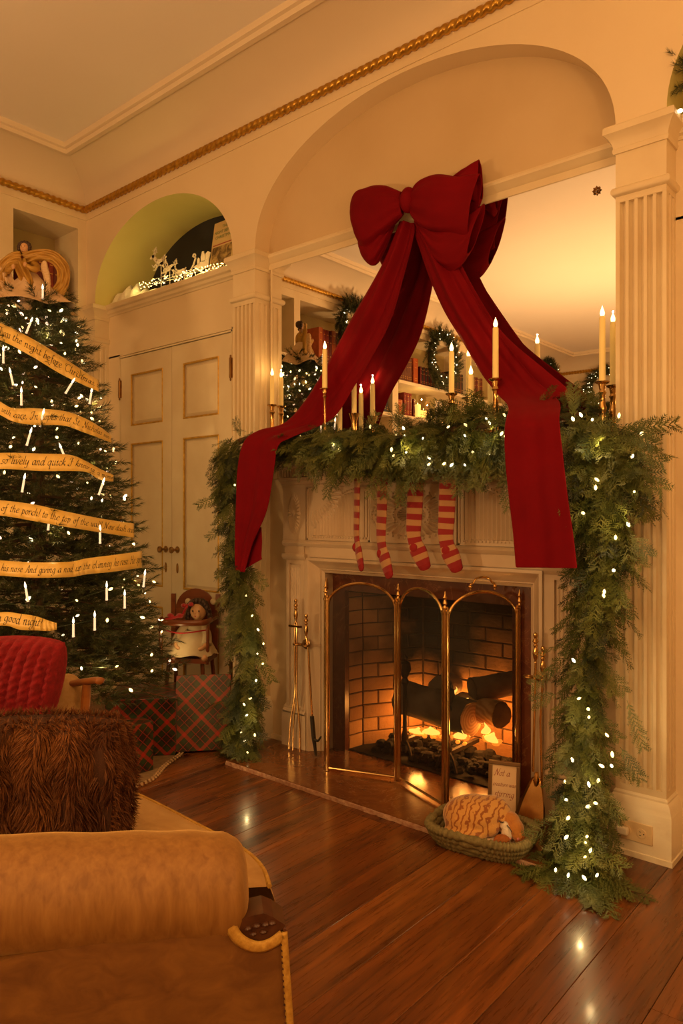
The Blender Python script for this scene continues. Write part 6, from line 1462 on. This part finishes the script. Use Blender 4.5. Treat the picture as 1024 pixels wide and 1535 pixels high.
o = build('body', MB().add(mb.verts() - V3((bcx, bcy, .05)), mb.f), 'cat_fur', ct, local=True, sharp=180, mods=[('REMESH', dict(mode='VOXEL', voxel_size=.0045, use_smooth_shade=True)), ('SMOOTH', dict(iterations=10, factor=.5))])
Hd = K3(.100, .052, .082)
mb = MB().ell(Hd, (.036,.038,.034), 18, 12, Mx).ell(K3(.092, .032, .102), (.034,.036,.030), 14, 10, Mx).ell(K3(.112, .078, .066), (.024,.022,.020), 12, 8, Mx)
build('head', mb, 'cat_orange', ct, sharp=180, mods=[('REMESH', dict(mode='VOXEL', voxel_size=.004, use_smooth_shade=True)), ('SMOOTH', dict(iterations=6, factor=.5))])
build('muzzle', MB().ell(K3(.072, .070, .072), (.020,.018,.030), 14, 10, Mx).ell(K3(.066, .062, .094), (.016,.016,.016), 12, 8, Mx), 'cat_white', ct, sharp=180)
build('ear', MB().add([K3(.092,.082,.070), K3(.128,.078,.074), K3(.112,.100,.048), K3(.110,.076,.050)], [(0,1,2), (0,2,3), (1,3,2), (0,3,1)]), 'cat_dark_orange', ct, smooth=False)
build('ear', MB().ell(K3(.116, .086, .058), (.021,.014,.024), 12, 8, Mx), 'cat_dark_orange', ct, sharp=180)
build('inner_ear', MB().ell(K3(.104, .098, .064), (.005,.004,.006), 8, 6, Mx), 'cat_pink', ct, sharp=180)
build('ear', MB().add([K3(.060,.030,.122), K3(.084,.026,.128), K3(.060,.040,.146), K3(.070,.014,.124)], [(0,1,2), (0,2,3), (1,3,2), (0,3,1)]), 'cat_white', ct, smooth=False)
build('paw', MB().ell(K3(.050, .090, .060), (.027,.019,.017), 14, 10, Mx).ell(K3(.034, .096, .058), (.014,.013,.012), 10, 8, Mx), 'cat_dark_orange', ct, sharp=180)
build('closed_eye', MB().tube(crom([K3(.070,.078,.104), K3(.078,.088,.096), K3(.083,.094,.086)], 6), .0018, 5), 'eye_dark', ct)
build('eye_mark', MB().tube(crom([K3(.046,.060,.112), K3(.054,.068,.108), K3(.060,.070,.112)], 6), .002, 5), 'eye_dark', ct)
build('nose', MB().ell(K3(.079, .088, .062), (.004,.003,.003), 8, 6), 'cat_pink', ct)

# ================================================================ framed sign on the hearth
sa, sb, sh = onZ(731, 1222, .022), onZ(779, 1229, .022), .205
sx_ = sb - sa; sw = np.linalg.norm(sx_); sx_ = sx_/sw; sy_ = np.cross((0,0,1), sx_); su = V3((0,0,1))*.985 + sy_*.17; sn = np.cross(sx_, su)
if np.dot(sn, sy_) > 0: sn = -sn
S3 = lambda x, z, e=0: sa + sx_*x + su*z + sn*e
sg = thing('framed_sign', (sa+sb)/2, 'small bronze-framed card reading Not a creature was stirring', 'sign'); fwd = .014
build('backing', MB().prism([S3(0,0), S3(sw,0), S3(sw,sh), S3(0,sh)], sn*0, -sn*.006), 'frame_bronze', sg, smooth=False)
build('card', MB().add([S3(fwd,fwd,.001), S3(sw-fwd,fwd,.001), S3(sw-fwd,sh-fwd,.001), S3(fwd,sh-fwd,.001)], [(0,1,2,3)]), 'card_cream', sg, smooth=False)
for (x0, z0), (x1, z1) in (((0,0),(sw,fwd)), ((0,sh-fwd),(sw,sh)), ((0,fwd),(fwd,sh-fwd)), ((sw-fwd,fwd),(sw,sh-fwd))):
    build('frame_bar', MB().prism([S3(x0,z0), S3(x1,z0), S3(x1,z1), S3(x0,z1)], sn*.0005, sn*.010), 'frame_bronze', sg, smooth=False, mods=[('BEVEL', dict(width=.002, segments=2))])
build('easel_foot', MB().tube([S3(sw/2, sh*.7, -.007), V3((*(S3(sw/2, 0, 0) + sy_*.07)[:2], .0235))], .003, 6), 'frame_bronze', sg)
for i, tx in enumerate(('Not a', 'creature was', 'stirring')):
    st2, W_ = letter_strokes(tx); em_ = min(.0135, (sw-2*fwd-.006)/W_); x0 = (sw - W_*em_)/2 if i else fwd+.006
    mbt, _w = lettering(tx, lambda x, y, x0=x0, em_=em_, i=i: S3(x0 + x*em_, sh*(.735-.185*i) + y*em_, .0016)); build('lettering', mbt, 'ink_red', sg, smooth=False)['kind'] = 'stuff'

# ================================================================ socket in the pilaster plinth
yo = YF - .022; c_ = [onY(u, v, yo) for u, v in ((926.5,1225.5), (979,1237.5), (978,1268), (926.5,1254))]
x0, x1 = c_[0][0], c_[1][0]; z1, z0 = (c_[0][2]+c_[1][2])/2, (c_[2][2]+c_[3][2])/2
so = thing('wall_socket', ((x0+x1)/2, yo, z0), 'ivory double socket plate in the right-hand pilaster base', 'socket')
build('plate', MB().box(x0, x1, yo-.005, yo, z0, z1), 'ivory_plastic', so, mods=[('BEVEL', dict(width=.003, segments=2))])
zc = (z0+z1)/2
for xx in (x0+.030, x1-.036):
    ou = build('outlet_face', MB().lathe([(.0165, 0), (.0165, .002), (.0155, .0028)], (xx, yo-.005, zc), 20, (0,-1,0)), 'ivory_plastic', so)
    build('slots', MB().box(xx-.007, xx-.0005, yo-.0082, yo-.0078, zc+.005, zc+.0068).box(xx-.007, xx-.0005, yo-.0082, yo-.0078, zc-.0068, zc-.005).ell((xx+.008, yo-.008, zc), (.0024,.0006,.0024), 8, 6), 'slot_dark', ou)
pg = thing('power_plug', (x0+.022, yo-.02, zc), 'white plug with its cord in the wall socket', 'plug')
build('plug_body', MB().box(x0+.004, x0+.042, yo-.030, yo-.0085, zc-.012, zc+.013), 'white_plastic', pg, mods=[('BEVEL', dict(width=.005, segments=3))])
build('cord', MB().tube(crom([(x0+.004, yo-.02, zc), (x0-.03, yo-.022, zc-.003), (-1.02, yo-.05, zc-.01), (-1.05, 2.44, zc-.03)], 12), .003, 6), 'white_plastic', pg)
# ================================================================ books on the wall shelves
bkp = {}
def book(y, w_, h, dpt, z, colr, label, lean=0., group='books on the bookcase shelves', deco=True, x0=XL-.02):
    key = (round(w_,3), round(h,3), round(dpt,3), colr)
    t = thing('book', (x0, y + w_/2, z+.0005), label, 'book', group)
    if key not in bkp:
        c = .0025; mb = MB().box(-dpt, -.004, -w_/2, -w_/2+c, 0, h).box(-dpt, -.004, w_/2-c, w_/2, 0, h)
        prof = [(-.006, -w_/2), (-.002, -w_/2*.9), (0, -w_/2*.45), (.001, 0), (0, w_/2*.45), (-.002, w_/2*.9), (-.006, w_/2)]
        mb.extr(prof, 'z', 0, h); a = build('cover', mb, 'book_'+colr, t, local=True)
        b_ = build('page_block', MB().box(-dpt+.004, -.008, -w_/2+c, w_/2-c, .004, h-.004), 'pages', t, local=True); g_ = None
        mb = MB()
        for zz in (.12, .2, .62, .84): mb.box(.0002, .0016, -w_/2*.5, w_/2*.5, h*zz, h*zz+.006)
        g_ = build('gilt_bands', mb, 'gilt_tool', t, local=True)
        bkp[key] = (a, b_, g_)
    else:
        for o in bkp[key]: copyobj(o, t)
    t.rotation_euler = (lean, 0, 0); return t
def row(y_hi, y_lo, z, spec, label):
    y = y_hi; i = 0
    while True:
        w_, h, dpt, colr = spec[i % len(spec)]
        if y - w_ < y_lo: break
        y -= w_ + .0012; book(y, w_, h, dpt, z, colr, label(colr)); i += 1
CN = {'red': 'red', 'orange': 'orange', 'brown': 'brown leather', 'black': 'black', 'blue': 'slate blue', 'tan': 'tan', 'grey': 'grey', 'dkred': 'dark red'}
# corner bay, seen directly behind the angel
row(2.46, 2.40, 2.54, [(.052, .215, .16, 'tan')], lambda c: 'tan book at the end of the corner shelf')
row(2.395, 2.17, 2.54, [(.034,.245,.17,'dkred'), (.036,.245,.17,'red'), (.034,.24,.17,'red')], lambda c: f'{CN[c]} volume behind the angel on the corner shelf')
row(2.50, 2.12, 2.185, [(.03,.22,.16,'brown'), (.034,.24,.16,'dkred'), (.028,.21,.16,'black')], lambda c: f'{CN[c]} book on the shelf behind the tree top')
# bay reflected beside the angel
row(.46, -.30, 2.54, [(.055,.31,.19,'orange'), (.040,.30,.19,'red'), (.042,.30,.19,'red'), (.04,.30,.19,'dkred')], lambda c: f'tall {CN[c]} volume on the reflected shelf beside the angel')
row(-.31, -.62, 2.54, [(.030,.235,.17,'brown'), (.030,.24,.17,'brown'), (.032,.235,.17,'brown')], lambda c: 'brown leather-bound book on the reflected top shelf by the upright')
row(-.30, -.62, 2.185, [(.038,.24,.17,'grey'), (.034,.23,.17,'blue'), (.03,.25,.17,'blue'), (.036,.22,.17,'black')], lambda c: f'{CN[c]} book on the reflected shelf left of the upright')
row(-.735, -1.03, 2.54, [(.032,.245,.17,'brown'), (.034,.25,.17,'brown'), (.030,.24,.17,'brown')], lambda c: 'brown leather-bound book on the reflected shelf beside the wreath')
row(-1.035, -1.15, 2.54, [(.085,.27,.18,'orange')], lambda c: 'thick orange book on the reflected shelf beside the wreath')
row(-1.16, -1.75, 2.54, [(.032,.20,.17,'dkred'), (.03,.19,.17,'black')], lambda c: f'{CN[c]} book half hidden behind the reflected wreath')
row(-1.75, -2.06, 2.54, [(.032,.235,.17,'black'), (.03,.23,.17,'brown')], lambda c: f'{CN[c]} book right of the reflected wreath')
row(-.735, -.85, 2.185, [(.10,.155,.18,'orange')], lambda c: 'broad orange book lowest on the reflected shelf')
row(-.86, -1.02, 2.185, [(.045,.24,.18,'red'), (.05,.24,.18,'red')], lambda c: 'red book next to the reflected pillar candles')
row(-1.03, -1.09, 2.185, [(.035,.19,.16,'dkred')], lambda c: 'narrow dark red book touching the reflected pillar candle')
row(-2.2, -2.52, 2.54, [(.034,.24,.17,'brown'), (.04,.25,.17,'dkred'), (.032,.23,.17,'tan')], lambda c: f'{CN[c]} book on the far reflected shelf')
# pillar candles and pictures on the second shelf
for i, (y_, h_, r_, lab) in enumerate(((-1.155, .145, .030, 'taller glowing pillar candle on the reflected shelf'), (-1.265, .095, .033, 'shorter glowing pillar candle on the reflected shelf'), (-1.42, .022, .02, 'low tealight before the reflected picture'))):
    t = thing('pillar_candle', (XL-.05, y_, 2.1855), lab, 'candle', 'pillar candles on the bookcase'); build('wax', MB().lathe([(r_, 0), (r_, h_), (r_*.85, h_+.002), (r_*.5, h_-.008)], (XL-.05, y_, 2.1855), 16), 'pillar_wax', t)
    build('flame', MB().lathe([(.002, 0), (.006, .008), (.003, .02), (.0005, .028)], (XL-.05, y_, 2.1855+h_-.004), 8), 'flame_led', t)
    if i < 2: glow((XL+.0, y_, 2.1855+h_+.05), .45, (1,.62,.18), .02, 'pillar_glow')
t = thing('picture_card', (XL-.10, -1.42, 2.1855), 'brown illustrated card propped on the reflected shelf', 'picture'); build('card', MB().box(XL-.105, XL-.10, -1.47, -1.37, 2.1855, 2.40), 'cover_art', t)
t = thing('picture_card', (XL-.05, -1.56, 2.1855), 'pale card with a dark silhouette propped on the reflected shelf', 'picture'); build('card', MB().box(XL-.056, XL-.05, -1.64, -1.50, 2.1855, 2.42), 'cutout_white', t)
build('silhouette', MB().prism([(XL-.0499, -1.57+p, 2.30+q) for p, q in [(.03*math.cos(a)*(1+.4*math.sin(3*a)), .07*math.sin(a)) for a in np.linspace(0, 2*PI, 20)[:-1]]], (0,0,0), (.0006,0,0)), 'slot_dark', t)
t = thing('stack_box', (XL-.10, -.37, 1.8005), 'small tan box on the lower reflected shelf', 'box'); build('body', MB().box(XL-.20, XL-.05, -.45, -.29, 1.8005, 1.90), 'book_tan', t); build('lid', MB().box(XL-.205, XL-.045, -.455, -.285, 1.90, 1.925), 'book_tan', t)
# ================================================================ wreaths
def wreath(c, nrm_, R_, label, nb=44):
    c = V3(c); nrm_ = V3(nrm_); sd = np.cross(nrm_, (0,0,1)); t = thing('wreath', c, label, 'wreath', 'lit pine wreaths'); lf = Leafage()
    build('ring', MB().tube([c + sd*R_*math.cos(a) + V3((0,0,R_*math.sin(a))) + nrm_*.05 for a in np.linspace(0, 2*PI, 25)[:-1]], .012, 6, closed=True), 'bark', t)
    for k in range(330):
        a = RNG.uniform(0, 2*PI); od = sd*math.cos(a) + V3((0,0,math.sin(a))); tg_ = -sd*math.sin(a) + V3((0,0,math.cos(a)))
        d = od*RNG.uniform(-.6, 1.) + tg_*.9 + nrm_*RNG.uniform(.1, .9); lf.put(PINE[k % 6], c + od*R_*RNG.uniform(.85, 1.1) + nrm_*RNG.uniform(.03,.07), d, nrm_, RNG.uniform(.8, 1.2))
    lf.build('foliage', 'pine_needles', t)
    for k in range(nb):
        a = RNG.uniform(0, 2*PI); od = sd*math.cos(a) + V3((0,0,math.sin(a))); bulb(t, c + od*R_*RNG.uniform(.8, 1.25) + nrm_*RNG.uniform(.09,.13), 'bulb_white', RNG.uniform(.6,.9))
    build('hanger', MB().tube([c + V3((0,0,R_)) + nrm_*.05, c + V3((0,0,R_+.12)) + nrm_*.02], .003, 5), 'wire_green', t)
wreath((XL, .05, 2.90), (1,0,0), .20, 'lit pine wreath half hidden by the red tail in the mirror', 16)
wreath((XL, -1.46, 2.85), (1,0,0), .25, 'lit pine wreath on the bookcase shown in the middle of the mirror')
wreath((XL, -4.15, 3.02), (1,0,0), .20, 'small far wreath near the room corner in the mirror', 30)
wreath((-3.70, YB, 2.86), (0,1,0), .24, 'lit wreath on the far wall reflected beside the tallest candle', 60)
# garland sprig hanging in the right-hand arch
sp_ = thing('garland_sprig', (-.675, YR-.05, 2.66), 'tip of a lit pine garland at the right-hand arch', 'garland'); lf = Leafage()
for k in range(90):
    q = V3((-.665 + RNG.uniform(-.035,.10), YR-.055 + RNG.uniform(-.02,.02), 2.62 + RNG.uniform(-.03,.06))); lf.put(PINE[k % 6], q, V3((RNG.uniform(-.7,.8), RNG.uniform(-.6,.1), RNG.uniform(-.8,.8))), (0,-1,0), .62)
lf.build('foliage', 'pine_needles', sp_); bulb(sp_, onY(1020, 166, YR-.09), 'bulb_white', 1.2); build('stem', MB().tube([(-.60, YR-.05, 2.64), (-.3, YR-.05, 2.72)], .01, 6), 'bark', sp_)
# ================================================================ bodies of the lamps, the added fill lamp among them (outside the view)
def floor_lamp(x, y, zb, label):
    t = thing('floor_lamp', (x, y, 0), label, 'lamp')
    build('base', MB().lathe([(.15, .001), (.155, .02), (.05, .035), (.015, .05)], (x, y, 0), 20), 'aged_brass', t)
    build('pole', MB().lathe([(.011, .05), (.011, zb-.22), (.02, zb-.2), (.011, zb-.18), (.011, zb-.15)], (x, y, 0), 10), 'aged_brass', t)
    build('bowl', MB().lathe([(.02, zb-.20), (.06, zb-.185), (.085, zb-.16), (.088, zb-.155), (.03, zb-.165), (.012, zb-.17)], (x, y, 0), 24), 'aged_brass', t)
for lx, ly, lz, lw, lr in LAMPS:
    if lz > 1.5: floor_lamp(lx, ly, lz, 'added brass floor lamp carrying the fill light behind the camera' if ly < -1 else 'brass floor lamp just outside the right-hand edge')
lx, ly, lz = LAMPS[2][:3]
t = thing('side_table', (lx, ly, 0), 'small round side table behind the settee', 'table'); build('top', MB().lathe([(.22, .60), (.23, .61), (.23, .625), (.22, .63)], (lx, ly, 0), 24), 'chair_wood', t); build('column', MB().lathe([(.03, .03), (.02, .3), (.035, .6)], (lx, ly, 0), 12), 'chair_wood', t); build('foot', MB().lathe([(.16, .001), (.15, .02), (.03, .03)], (lx, ly, 0), 16), 'chair_wood', t)
t = thing('table_lamp', (lx, ly, .631), 'brass table lamp on the side table', 'lamp'); build('body', MB().lathe([(.07, 0), (.06, .02), (.03, .05), (.05, .14), (.02, .24), (.01, .34)], (lx, ly, .631), 16), 'aged_brass', t)
